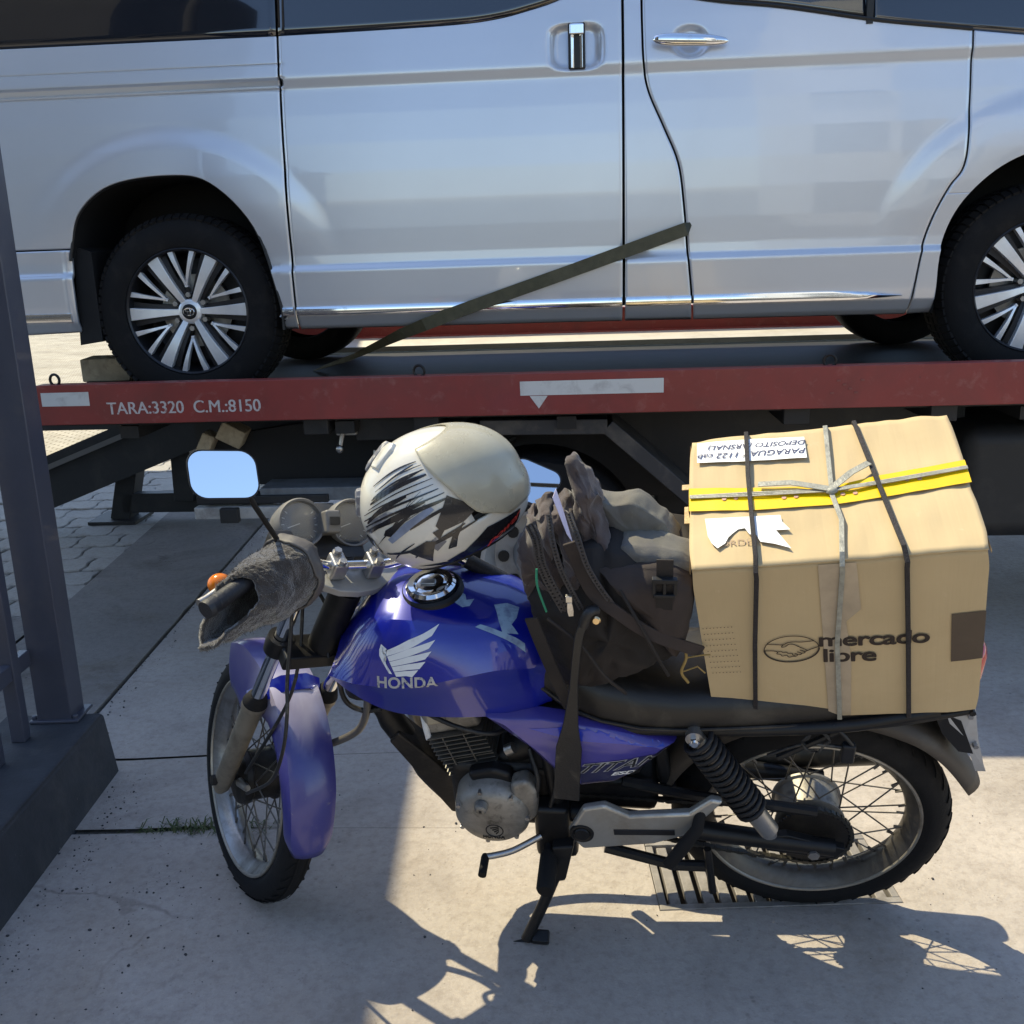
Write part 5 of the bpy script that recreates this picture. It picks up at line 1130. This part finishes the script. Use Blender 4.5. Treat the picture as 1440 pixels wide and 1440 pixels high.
for x, y in ((-.185, -.012), (-.075, -.024), (.03, -.026), (.145, -.002)):
    m = MB()
    for dx in (0, .022): m.cyl(ontop(x + dx, y, 1), ontop(x + dx, y, 2), .0042, n=12)
    xp('tape_print', m, tp)['kind'] = 'stuff'
lb = topstrip('paper_label', [(-.236, .112, .180), (-.13, .102, .172), (-.024, .094, .163)], paper, 1)
def ttext(body, size, x, y, rz, m=ink):
    o = text('handwriting', body, size * .86, None, m, bx, 0, .0002, .25); densify(o.data, .01)
    o.data.transform(Matrix.Translation((x, y, H / 2 + .0126 + H / 2)) @ Matrix.Rotation(rz, 4, 'Z')); return o
ttext('PARAGUAY 1122 cab', .027, -.130, .123, pi - .06); ttext('DEPOSITO (ARSNAL)', .024, -.118, .152, pi - .06)
torn = [(-.222, -.062), (-.085, -.072), (-.083, -.09), (-.070, -.113), (-.095, -.112), (-.072, -.163), (-.10, -.148), (-.124, -.14), (-.130, -.122), (-.142, -.118), (-.15, -.10), (-.162, -.102), (-.172, -.112), (-.18, -.122), (-.186, -.138), (-.2, -.15), (-.21, -.135), (-.217, -.113)]
m = MB(); m.add([ontop(x, y, 1) for x, y in torn], [tuple(range(len(torn)))]); xp('torn_label', m, paper, ang=0, fix=False)
text('faint_print', 'ORDER 0:', .022, frame((1, 0, 0), (0, 1, 0), (0, 0, 1), (-.15, -.135, H + .0095)), mat('faint_ink', (.36, .25, .16), .7), bx, 0)
# printed front
def fpos(x, z, k=1): p = wav(x, -D / 2, z); return Vector((x, p.y - .0012 - .0004 * k, z))
def frontpoly(name, pts, m, k=1):
    bm = bmesh.new(); bm.faces.new([bm.verts.new((x, 0, z)) for x, z in pts]); bmesh.ops.triangulate(bm, faces=bm.faces[:])
    for _ in range(4):
        es = [e for e in bm.edges if e.calc_length() > .02]
        if not es: break
        bmesh.ops.subdivide_edges(bm, edges=es, cuts=1); bmesh.ops.triangulate(bm, faces=bm.faces[:])
    for v in bm.verts: v.co = fpos(v.co.x, v.co.z, k) + Vector((0, 0, H / 2))
    bmesh.ops.recalc_face_normals(bm, faces=bm.faces[:])
    me = bpy.data.meshes.new(name); bm.to_mesh(me); bm.free(); me.materials.append(m); o = bpy.data.objects.new(name, me); C.objects.link(o); o.parent = bx; return o
def ftext(name, body, size, x, z, rot, m, off, sx=1, dk=0):
    o = text(name, body, size, None, m, bx, 0, off, 0, sx, .94); densify(o.data, .008); o.data.transform(Matrix.Rotation(rot, 4, 'Z'))
    for v in o.data.vertices: a, b = v.co.x + x, v.co.y + z; v.co = fpos(a, b, 3 + dk) + Vector((0, 0, H / 2))
    return o
for dx, dz in ((0, 0), (.0011, .0004), (-.0011, -.0004), (.0005, -.0008), (-.0005, .0008)):
    ftext('logo_lettering', 'mercado', .050, .061 + dx, .012 + dz, -.02, dark_print, .0003, 1.16, dx * 300); ftext('logo_lettering', 'libre', .050, .018 + dx, -.030 + dz, -.02, dark_print, .0003, 1.16, dx * 300)
def fstroke(pts, w_=.0016, k=2.5):
    P = [fpos(x, z, k) for x, z in pts]; m = MB(); m.strip(P, (0, -1, 0), w_, .0003); return m
ox, oz, A_, B_ = -.0865, -.006, .050, .035
lg = MB()
for t0, t1, wd_ in ((0, pi, .0016), (pi, 2 * pi, .0032)):
    q = fstroke([(ox + A_ * cos(t0 + (t1 - t0) * i / 30), oz + B_ * sin(t0 + (t1 - t0) * i / 30)) for i in range(31)], wd_); lg.add(q.v, q.f)
def hs(pts): q = fstroke([(ox + a * A_, oz + b * B_) for a, b in [(p.x, p.y) for p in cr([(x, y, 0) for x, y in pts], 5)]], .0017); lg.add(q.v, q.f)
hs([(-.86, .48), (-.5, .40), (-.28, .38), (-.12, .52), (.1, .55), (.35, .5), (.6, .52), (.85, .55)])
hs([(-.28, .38), (-.36, .2), (-.22, .22), (-.08, .38), (.1, .34), (.3, .12), (.5, -.08), (.56, -.2), (.44, -.28)])
hs([(-.99, -.02), (-.7, -.05), (-.52, -.16), (-.55, -.3), (-.42, -.36), (-.36, -.5), (-.2, -.46), (-.12, -.62), (.02, -.58)])
hs([(-.52, -.16), (-.40, -.14), (-.30, -.24), (-.2, -.22), (-.12, -.34), (0, -.34), (.04, -.48), (.12, -.52)])
hs([(.02, -.58), (.14, -.58), (.2, -.46), (.1, -.36)]); hs([(.2, -.48), (.32, -.46), (.34, -.36), (.2, -.24)]); hs([(.34, -.38), (.48, -.34), (.44, -.22), (.3, -.12)])
hs([(.56, -.2), (.72, -.08), (.98, .08)])
lo = xp('logo', lg, dark_print, ang=0); lo['kind'] = 'stuff'
frontpoly('dark_patch', [(.193, .062), (.25, .066), (.25, -.058), (.222, -.062), (.196, -.064)], mat('patch_brown', (.085, .06, .04), .6, var=(12, .15)), 1.5)
dots = MB()
for i in range(9):
    for j in range(9):
        x, z = -.244 + i * .0066 + j * .0007, .062 - j * .0155
        p = fpos(x, z, 2.5); dots.add([p + Vector((.0011 * cos(a), 0, .0011 * sin(a))) for a in [2 * pi * k / 8 for k in range(8)]], [tuple(range(8))])
xp('printed_dots', dots, dark_print, ang=0)['kind'] = 'stuff'
frontpoly('clear_tape', [(-.030, .207), (.034, .207), (.040, .09), (.014, .06), (.020, -.05), (.016, -.208), (-.026, -.208), (-.012, -.08), (-.006, .02), (-.016, .10)], tapec, 2)
# cords and twine round the carton
cordm = mat('black_elastic', (.022, .018, .02), .75, var=(160, .5), bump=(400, .8))
cordw = mat('grey_elastic', (.15, .13, .13), .8, var=(200, .5), bump=(400, .8))
twm = mat('plastic_twine', (.30, .29, .24), .35, coat=.2, var=(60, .3), bump=(200, .5))
def loop(name, tops, fronts, w_, t_, m, label, cat, tail=0):
    P = [(tops[0][0], D / 2 + .012, -.18), (tops[0][0], D / 2 + .012, .1), (tops[0][0], D / 2 + .011, H / 2 - .005)] + [tuple(ontop(x, y, 0) + Vector((0, 0, .002))) for x, y in tops] + [(fronts[0][0], -D / 2 - .010, H / 2 - .004)] + [(x, -D / 2 - .006, z) for x, z in fronts]
    if tail: P += [(fronts[-1][0] - .002, -D / 2 + .03, -H / 2 - tail)]
    N_ = [(0, 1, 0), (0, 1, 0), (0, .7, .7)] + [(0, 0, 1)] * len(tops) + [(0, -.7, .7)] + [(0, -1, 0)] * len(fronts) + ([(0, -1, 0)] if tail else [])
    s = MB(); s.strip(P, N_, w_, t_)
    o = s.build(name, m, None, ang=40, bevel=.0012); o.matrix_world = BXM; return tag(o, label, cat)
loop('elastic_cord', [(-.136, .189), (-.138, .05), (-.136, -.08), (-.134, -.182)], [(-.136, .19), (-.152, .02), (-.169, -.212)], .0085, .006, cordm, 'black elastic cord crossing the white labels at the left of the cardboard box', 'cord', .06)
loop('elastic_cord', [(.074, .189), (.097, -.034), (.113, -.185)], [(.116, .19), (.12, 0), (.123, -.21)], .0085, .006, cordm, 'black elastic cord over the box between the middle twine and the dark brown patch', 'cord', .03)
tw = loop('plastic_twine', [(.019, .189), (.014, .06), (.011, -.03), (.020, -.10), (.012, -.186)], [(.010, .19), (-.004, .01), (-.006, -.212)], .009, .0025, twm, 'pale plastic twine round the middle of the cardboard box and knotted over the yellow tape', 'twine', .02)
t2 = MB()
def tws(pts, w_=.006): t2.strip([tuple(ontop(x, y, 0) + Vector((0, 0, .003 + dz))) for x, y, dz in pts], (0, 0, 1), w_, .0016)
for k in range(3): tws([(-.25, .0 + .003 * k, 0), (-.13, -.014 + .005 * k, .001), (.01, -.022 + .003 * k, .003), (.12, -.008 + .004 * k, .001), (.252, .012 + .003 * k, 0)], .003)
tws([(.01, -.018, .005), (-.06, .006, .008), (-.12, .014, .006)], .014); tws([(.01, -.018, .005), (.05, .02, .010), (.085, .045, .009)], .014)
t2.ell(ontop(.011, -.02) + Vector((0, 0, .006)), (.012, .009, .006), nu=10, nv=6)
t2.build('knot', twm, tw, ang=40)
wb = MB().box((-W / 2 - .008, .075, H / 2 - .02), (.022, .016, .002)).box((-W / 2 - .006, 0.0, H / 2 - .03), (.018, .05, .002)); xp('torn_edge', wb, card_e, ang=0)['kind'] = 'stuff'

# ------------------------------------------------------------------ helmet on the tank
hf = Vector((.93, .02, .36)).normalized(); hu = Vector((-.30, -.12, .95)); hu = (hu - hu.dot(hf) * hf).normalized(); hl_ = hu.cross(hf)
HC = Vector((-.150, 1.985, 1.078))
HMx = frame(hf * 1.05, hl_ * 1.05, hu * 1.05, HC)
helm = thing('helmet', HMx, 'scuffed white full face motorcycle helmet with black graphics resting on the blue tank', 'helmet')
def hs_(az, el, off=0):
    a, e = radians(az), radians(el)
    x, y, z = cos(e) * cos(a), cos(e) * sin(a), sin(e)
    k = max(0, -z + .05); front = max(0, x)
    p = Vector((x * (.150 + .012 * front), y * .124, z * .138))
    p.x += .030 * front * min(1, k * 1.6)                      # chin bar
    p.y *= 1 - .10 * min(1, max(0, -z - .2)) ; p.x *= 1 - .04 * max(0, -z - .3) * (x < 0)
    if p.z < -.098: p.z = -.098 - (p.z + .098) * -.12
    n = Vector((x / .15, y / .124, z / .138)).normalized(); return p + n * off
shell_m = mat('helmet_shell', (.66, .63, .56), .22, coat=.6, var=(3, .06), dirt=[((.42, .37, .28), 5, .5, .85, .5), ((.12, .10, .09), 55, .70, .76, .7)])
visor_m = mat('hazed_visor', (.56, .52, .40), .30, coat=.35, var=(2, .12), dirt=((.30, .25, .16), 4, .45, .85, .6), trans=.15, alpha=.74, rvar=.1)
hblack = mat('helmet_black', (.012, .012, .016), .25, coat=.5, dirt=((.3, .28, .25), 70, .66, .74, .7))
hgrey = mat('helmet_grey', (.16, .16, .18), .4, dirt=((.5, .48, .44), 60, .52, .62, .8))
hblue = mat('helmet_shade_blue', (.20, .24, .34), .3, coat=.5, var=(30, .3))
hred = mat('helmet_red', (.55, .05, .04), .4)
sh_ = MB(); nu_, nv_ = 80, 44
els = [-52 + (90 + 52 - .4) * j / nv_ for j in range(nv_ + 1)]
def inport(az, el): return abs(az) < 66 and -12 < el < 27
vs = [hs_(-180 + 360 * i / nu_, e) for e in els for i in range(nu_)]; fs = []
for j in range(nv_):
    for i in range(nu_):
        az = -180 + 360 * (i + .5) / nu_; e = (els[j] + els[j + 1]) / 2
        if not inport(az, e): fs.append((j * nu_ + i, j * nu_ + (i + 1) % nu_, (j + 1) * nu_ + (i + 1) % nu_, (j + 1) * nu_ + i))
fs.append(tuple(range(nv_ * nu_, (nv_ + 1) * nu_)))
sh_.add(vs, fs); sh_.build('shell', shell_m, helm, ang=50, solid=.005)
ln = MB(); ln.add([p * .93 for p in vs], [(j * nu_ + i, j * nu_ + (i + 1) % nu_, (j + 1) * nu_ + (i + 1) % nu_, (j + 1) * nu_ + i) for j in range(nv_) for i in range(nu_) if not inport(-180 + 360 * (i + .5) / nu_, els[j])]); ln.build('lining', mat('helmet_lining', (.03, .03, .032), .9, bump=(90, .6)), helm)
vz = MB(); vz.grid(lambda u, v: hs_(-(58 + 30 * v) * (1 - .12 * max(0, 2 * v - 1.2) ** 2 - .25 * max(0, .18 - v) / .18) * (1 - 2 * u), -22 + 84 * v, .0045 + .013 * sin(pi * v) * cos(radians(70 * (1 - 2 * u)))), 60, 24); vz.build('visor', visor_m, helm, ang=60, solid=.002, fix=False)
MB().tube([hs_(-180 + 6 * i, -52, .002) for i in range(61)], .006, 8).build('base_trim', black_plastic, helm)
def sph(name, polys, m, off=.0011, res=5):
    bm = bmesh.new()
    for P in polys: bm.faces.new([bm.verts.new((a, e, 0)) for a, e in P])
    bmesh.ops.triangulate(bm, faces=bm.faces[:])
    for _ in range(5):
        es = [e for e in bm.edges if e.calc_length() > res]
        if not es: break
        bmesh.ops.subdivide_edges(bm, edges=es, cuts=1); bmesh.ops.triangulate(bm, faces=bm.faces[:])
    for v in bm.verts: v.co = hs_(v.co.x, v.co.y, off)
    bmesh.ops.recalc_face_normals(bm, faces=bm.faces[:])
    me = bpy.data.meshes.new(name); bm.to_mesh(me); bm.free(); me.materials.append(m); me.polygons.foreach_set('use_smooth', [True] * len(me.polygons))
    o = bpy.data.objects.new(name, me); C.objects.link(o); o.parent = helm; return o
def sliver(a0, e0, a1, e1, bend, w0, n=8):
    up_ = []; dn = []
    for i in range(n + 1):
        t = i / n; a = a0 + (a1 - a0) * t; e = e0 + (e1 - e0) * t + bend * sin(pi * t); h = w0 * sin(pi * min(1, max(0.02, t * .9 + .05))) ** .5
        up_.append((a, e + h)); dn.append((a, e - h))
    return up_ + dn[::-1]
rn = random.Random(11)
lines = []
for k in range(9): lines.append(sliver(-158 + 3 * k + rn.uniform(-6, 6), 4 + 4.6 * k, -77 - 1.0 * k + rn.uniform(-2, 2), 14 + 4.6 * k, 4, rn.choice((.5, .9, 1.4, 1.9))))
for k in range(6): lines.append(sliver(-150 + 6 * k, -8 + 3 * k, -92, 14 + 2.5 * k, 3, rn.choice((.25, .35))))
sph('graphic_line', lines, hblack)
sph('graphic_blade', [sliver(-150, 4, -92, 18, 3, 1.3), sliver(-150, 12, -104, 27, 3, 2.0), sliver(-146, -16, -66, -12, -2, 1.4), sliver(-120, -24, -74, -10, 2, 1.2), sliver(-110, 2, -70, 8, 2, 1.3), sliver(-140, 30, -84, 42, 2, 1.2), sliver(-130, 38, -90, 49, 2, .9), sliver(-140, -22, -112, -10, 1, .7)], hblack, .0013)
sph('graphic_speckle', [[(-156, 2), (-140, 8), (-118, 18), (-124, 20), (-142, 15), (-154, 9)], [(-104, -14), (-94, -10), (-90, -18), (-100, -24)], [(-66, -30), (-48, -26), (-32, -34), (-40, -44), (-62, -44)]], hgrey, .0009)['kind'] = 'stuff'
sph('graphic_wedge', [[(-92, -2), (-76, 16), (-66, 4), (-64, -4), (-74, -8), (-90, -8)], [(-122, -16), (-103, -11), (-97, -14), (-110, -34)], [(-96, -6), (-84, -4), (-94, -14)], [(-98, -47), (-84, -37), (-62, -23), (-30, -26), (-34, -47), (-60, -50)]], hblack, .0014)
sph('graphic_tail', [[(-170, -4), (-160, 2), (-152, -2), (-150, -14), (-158, -20), (-170, -16)], [(-134, 2), (-130, 6), (-100, 15), (-128, 0)]], hblack, .0013)['kind'] = 'stuff'
sph('graphic_shade', [[(-132, -2), (-112, 8), (-90, 14), (-88, 10), (-110, 2), (-130, -6)]], hblue, .0010)
sph('graphic_hook', [[(-100, -40), (-84, -36), (-66, -44), (-70, -46), (-86, -41), (-98, -44)], [(-130, -36), (-104, -40), (-90, -46), (-106, -44)], [(-92, -26), (-84, -14), (-74, -8), (-82, -18), (-86, -27)]], hblack, .0012)
rt = text('red_lettering', 'power', .026, None, hred, helm, 0, .0006, .3, 1.0, .95)
for v in rt.data.vertices: v.co = hs_(-47 + v.co.x * 480 * .95, -36.5 + v.co.y * 480 * .8 + v.co.x * 170, .0024)
for (a0, e0, sc) in ((172, 62, 1), (-150, 66, .9), (-176, 24, .8)):
    vm = MB(); c = hs_(a0, e0); n_ = c.normalized(); x_ = Vector((0, 0, 1)).cross(n_).normalized(); y_ = n_.cross(x_)
    vm.loft([[c + x_ * a * k * sc + y_ * b * k * sc + n_ * h for a, b in ((-.016, -.03), (.016, -.03), (.020, .02), (.010, .034), (-.010, .034), (-.020, .02))] for k, h in ((1.05, -.006), (1, .003), (.75, .006))])
    vm.build('vent', hgrey if e0 < 65 else shell_m, helm, ang=30, bevel=.002)

# ------------------------------------------------------------------ backpack wedged between tank and carton
fab = mat('faded_fabric', (.066, .047, .043), .9, sheen=.25, var=(9, .25), dirt=((.10, .08, .075), 4, .45, .8, .5), bump=(420, .5, .0015))
fab_d = mat('dark_fabric', (.013, .0095, .0085), .8, var=(6, .3), dirt=((.06, .045, .035), 5, .5, .85, .6), bump=(420, .5, .0015))
fab_b = mat('brown_fabric', (.036, .025, .021), .85, var=(7, .3), dirt=((.09, .065, .05), 4, .5, .85, .5), bump=(420, .5, .0015))
fab_g = mat('worn_grey_fabric', (.14, .13, .11), .9, var=(5, .25), dirt=[((.10, .09, .10), 7, .42, .72, .8), ((.36, .33, .24), 12, .55, .75, .6)], bump=(420, .5, .0015))
zipm = mat('zip_tape', (.05, .044, .045), .7, var=(200, .4), bump=(500, .6))
bag = thing('backpack', BM @ Matrix.Translation((.45, 0, .72)), 'worn dark backpack with zipped pockets sitting on the motorcycle seat against the carton', 'backpack')
BGO = Matrix.Translation((-.45, 0, -.72))
def gp_(name, mb, m, parent=None, **k): return mb.xf(BGO).build(name, m, parent or bag, **k)
def pillow(pts, v0, v1, bulge, n=72, seed=0, amp=.006, sc=13, edge=.22, crease=.0025):
    P = cr([(a, 0, b) for a, b in pts] + [(pts[0][0], 0, pts[0][1])], 10)[:-1]
    P = [P[int(i * len(P) / n)] for i in range(n)]
    c = sum(P, Vector()) / n; rings = []
    ks = (.02, .15, .3, .45, .6, .72, .82, .90, .96, .99)
    def ring_(k, v): return [Vector((c.x + (p.x - c.x) * k, v, c.z + (p.z - c.z) * k)) for p in P]
    d = v1 - v0; rings += [ring_(k, v1 + bulge * (1 - k * k) - d * edge * max(0, k - .6) ** 2 * 4) for k in ks]
    va = v1 - d * edge * .62
    for i in range(9): rings.append(ring_(1.0, va + (v0 + d * edge * .4 - va) * i / 8))
    rings += [ring_(k, v0 + d * edge * max(0, k - .6) ** 2 * 2) for k in ks[::-1]]
    m = MB(); m.loft(rings)
    for i, p in enumerate(m.v):
        q = Vector(p); q += amp * noise.noise_vector(q * sc + Vector((seed, 0, 0))) + amp * .5 * noise.noise_vector(q * sc * 2.6 + Vector((0, seed, 0))) + amp * .28 * noise.noise_vector(q * sc * 5.5 + Vector((3, seed, 0)))
        r_ = noise.noise(Vector((q.x * 16 + seed, q.z * 7, q.y * 5))); q += Vector((0, 1, .3)) * crease * (1 - abs(r_) * 4) * (abs(r_) < .25) * -1.6
        m.v[i] = tuple(q)
    return m
v, P = BAG['main']; gp_('main_compartment', pillow(P, -.09, .135, .030, 130, 1, .009, 12, .22, .010), fab_d, ang=80)
v, P = BAG['pk1']; gp_('outer_pocket', pillow(P, .02, .105, .028, 130, 2, .013, 22, .3, .014), fab, ang=80)
v, P = BAG['pk2']; gp_('middle_pocket', pillow(P, .02, .115, .028, 130, 3, .010, 22, .3, .012), fab, ang=80)
v, P = BAG['pk3']; gp_('inner_pocket', pillow(P, .02, .115, .030, 130, 4, .012, 20, .3, .014), fab, ang=80)
v, P = BAG['upper']; gp_('lid_fold', pillow(P, .01, .075, .018, 130, 5, .014, 15, .25, .014), fab, ang=80)
v, P = BAG['panel']; gp_('back_panel', pillow(P, -.03, .035, .006, 90, 6, .007, 14, .12), fab_g, ang=80)
v, P = BAG['band2']; gp_('lower_band', pillow(P, .02, .095, .02, 80, 8, .004, 16, .25), fab_b, ang=80)
v, P = BAG['band']; gp_('padded_strap', pillow(P, .03, .105, .008, 80, 7, .004, 22, .3), fab_g, ang=80)
sid = gp_('side_panel', pillow([(.46, 1.08), (.40, 1.0), (.335, .90), (.31, .87), (.29, .95), (.285, 1.05), (.35, 1.085)], 0, .150, .022, 80, 9, .006, 12, .25), fab_b, ang=80)
def cords(name, key, r, m): return gp_(name, MB().tube(cr(BST[key], 8), r, 8), m, ang=60)
for k in ('zip1', 'zip1b', 'zip2', 'zip3'):
    s = MB().strip(cr(BST[k], 8), (.1, 1, .3), .010, .003); gp_('zip', s, zipm, ang=40)
    s = MB(); P = cr(BST[k], 16)
    for p in P[::2]: s.box(p + Vector((.0, .0042, .001)), (.003, .002, .0022))
    gp_('zip_teeth', s, black_metal, ang=0)['kind'] = 'stuff'
for k in ('seam', 'seam2'): cords('piping', k, .0035, fab_d)
cords('green_cord', 'green', .0022, mat('green_cord', (.02, .22, .12), .6))
gp_('webbing', MB().strip(cr(BST['lowstrap'], 8), (.1, 1, .5), .024, .007), fab_b, ang=50, bevel=.002)
gp_('webbing', MB().strip(cr(BST['leftstrap'], 8), (.3, 1, .1), .028, .006), fab_d, ang=50, bevel=.002)
hgp = cr(BST['hang'], 8); n = len(hgp)
gp_('hanging_strap', MB().strip(hgp, (0, 1, .2), [interp([(0, .012), (.15, .016), (.45, .016), (.62, .030), (.75, .052), (1, .054)], i / (n - 1)) for i in range(n)], .006), mat('strap_leather', (.012, .011, .011), .42, dirt=(DUST, 14, .55, .85, .3), bump=(200, .3)), ang=50, bevel=.002)
gp_('hanging_strap', MB().tube(cr(BST['hangtop'], 8), .011, 10), bpy.data.materials['strap_leather'], ang=60)
c = Vector(BST['snap'][0]); gp_('snap_button', MB().lathe([(0, .004), (.006, .0035), (.0085, 0), (.0085, -.004)], c, (.0, 1, .25), 20), mat('brass', (.75, .55, .30), .25, 1))
zp = [Vector(p) for p in BST['zipper']]
zo = gp_('zipper_pull', MB().strip([zp[0] + (zp[1] - zp[0]) * k for k in (.25, .5, .8, 1.1)], (0, 1, .2), [.009, .011, .012, .009], .0025).box(zp[0], (.012, .008, .014)), mat('nickel', (.6, .58, .54), .3, 1, dirt=((.2, .17, .14), 30, .5, .7, .6)), ang=40, bevel=.0008)
bc = Vector(BST['buckle'][0])
bu_ = MB(); bu_.box(bc + Vector((0, .008, .012)), (.046, .012, .010)).box(bc + Vector((0, .008, -.022)), (.040, .010, .008))
for x in (-.019, 0, .019): bu_.box(bc + Vector((x, .006, -.004)), (.007, .010, .034))
gp_('buckle', bu_, black_plastic, bevel=.002)
gp_('buckle_webbing', MB().strip([bc + Vector((.0, -.004, .05)), bc + Vector((0, .001, .0)), bc + Vector((0, -.001, -.06))], (0, 1, .2), .03, .003), fab_d)
pp = MB(); pp.add([(.54, .10, 1.215), (.515, .12, 1.15), (.505, .118, 1.13), (.522, .10, 1.19), (.535, .085, 1.225)], [(0, 1, 2, 3, 4)]); gp_('torn_paper', pp, mat('lilac_paper', (.65, .58, .72), .7), ang=0, solid=.001)
tg = MB().tube(cr(BST['twig'], 6), .003, 6); o = tg.build('dry_twig', mat('twig', (.33, .22, .07), .85, bump=(90, .8)), None, ang=60)
for q in (1, 2):
    a = Vector(BST['twig'][q]); tw2 = MB().tube([a, a + Vector((-.03, .0, .008 * q)), a + Vector((-.045, 0, .02 - .01 * q))], .0016, 5); tw2.build('sprig', bpy.data.materials['twig'], o)
o.matrix_world = BM; tag(o, 'dry yellow twig caught on the seat between the backpack and the carton', 'twig')

# ------------------------------------------------------------------ ragged fleece muff on the left grip
fleece = mat('grey_brown_fleece', (.034, .025, .020), .95, sheen=.6, var=(40, .35), dirt=((.10, .078, .06), 9, .5, .75, .5), bump=(260, 1.0, .004))
MFM = BM @ FM
mf = thing('grip_muff', MFM @ Matrix.Translation((-.05, .23, .81)), 'ragged grey brown fleece muff over the left handlebar grip', 'grip muff')
MFO = Matrix.Translation((.05, -.23, -.81))
fr_ = MB(); A_, B_ = Vector((-.105, .318, .80)), Vector((.005, .135, .80))
axm = (B_ - A_).normalized(); e1 = Vector((0, 0, 1)); e1 = (e1 - e1.dot(axm) * axm).normalized(); e2 = axm.cross(e1)
def muff(u, v, inner=0):
    t = -pi + 2 * pi * u
    c = A_.lerp(B_, v) - e1 * .012 + e2 * .018
    r = interp([(0, .050), (.2, .064), (.5, .072), (.8, .068), (.93, .052), (1, .034)], v)
    k = 1 + .30 * max(0, -cos(t)) * (1 - v * .5) + .12 * max(0, cos(t)) * v
    c = c - axm * .055 * (1 - v) ** 2 * max(0, -cos(t + .3)) + axm * .045 * (1 - v) ** 2 * max(0, cos(t - .2))
    p = c + (e1 * cos(t) * r * k + e2 * sin(t) * r * (.8 + .2 * v))
    return p + noise.noise_vector(p * 15) * .012 + noise.noise_vector(p * 45) * .005 + noise.noise_vector(p * 150) * .0018
fr_.grid(muff, 110, 60)
mo = fr_.xf(MFO).build('muff_shell', fleece, mf, ang=180, solid=.009, fix=False)
cu = MB(); cu.grid(lambda u, v: (lambda p: p + (p - (A_.lerp(B_, .72 + .28 * v))).normalized() * .006)(muff(.12 + .76 * u, .70 + .30 * v)), 40, 14)
cu.xf(MFO).build('muff_cuff', mat('worn_vinyl_cuff', (.10, .09, .085), .6, dirt=((.06, .05, .045), 12, .45, .7, .7), bump=(60, .5)), mf, ang=60, solid=.004, fix=False)
fz = MB(); rn = random.Random(4)
for k in range(1500):
    u, v = rn.random(), rn.random() ** 1.4 * .9; p = muff(u, v); q = muff(min(1, u + .01), v); s_ = muff(u, min(1, v + .01)); n_ = (q - p).cross(s_ - p)
    if n_.length < 1e-9: continue
    n_.normalize(); n_ = n_ if (p - A_.lerp(B_, v)).dot(n_) > 0 else -n_
    d = (n_ + Vector((rn.uniform(-1, 1), rn.uniform(-1, 1), rn.uniform(-1, .6)))).normalized(); l = rn.uniform(.004, .011); w_ = Vector((rn.uniform(-1, 1), rn.uniform(-1, 1), rn.uniform(-1, 1))).cross(d).normalized() * .0005
    fz.add([p - w_, p + w_, p + d * l], [(0, 1, 2)])
fz.xf(MFO).build('fleece_fuzz', fleece, mf, ang=0, fix=False)['kind'] = 'stuff'
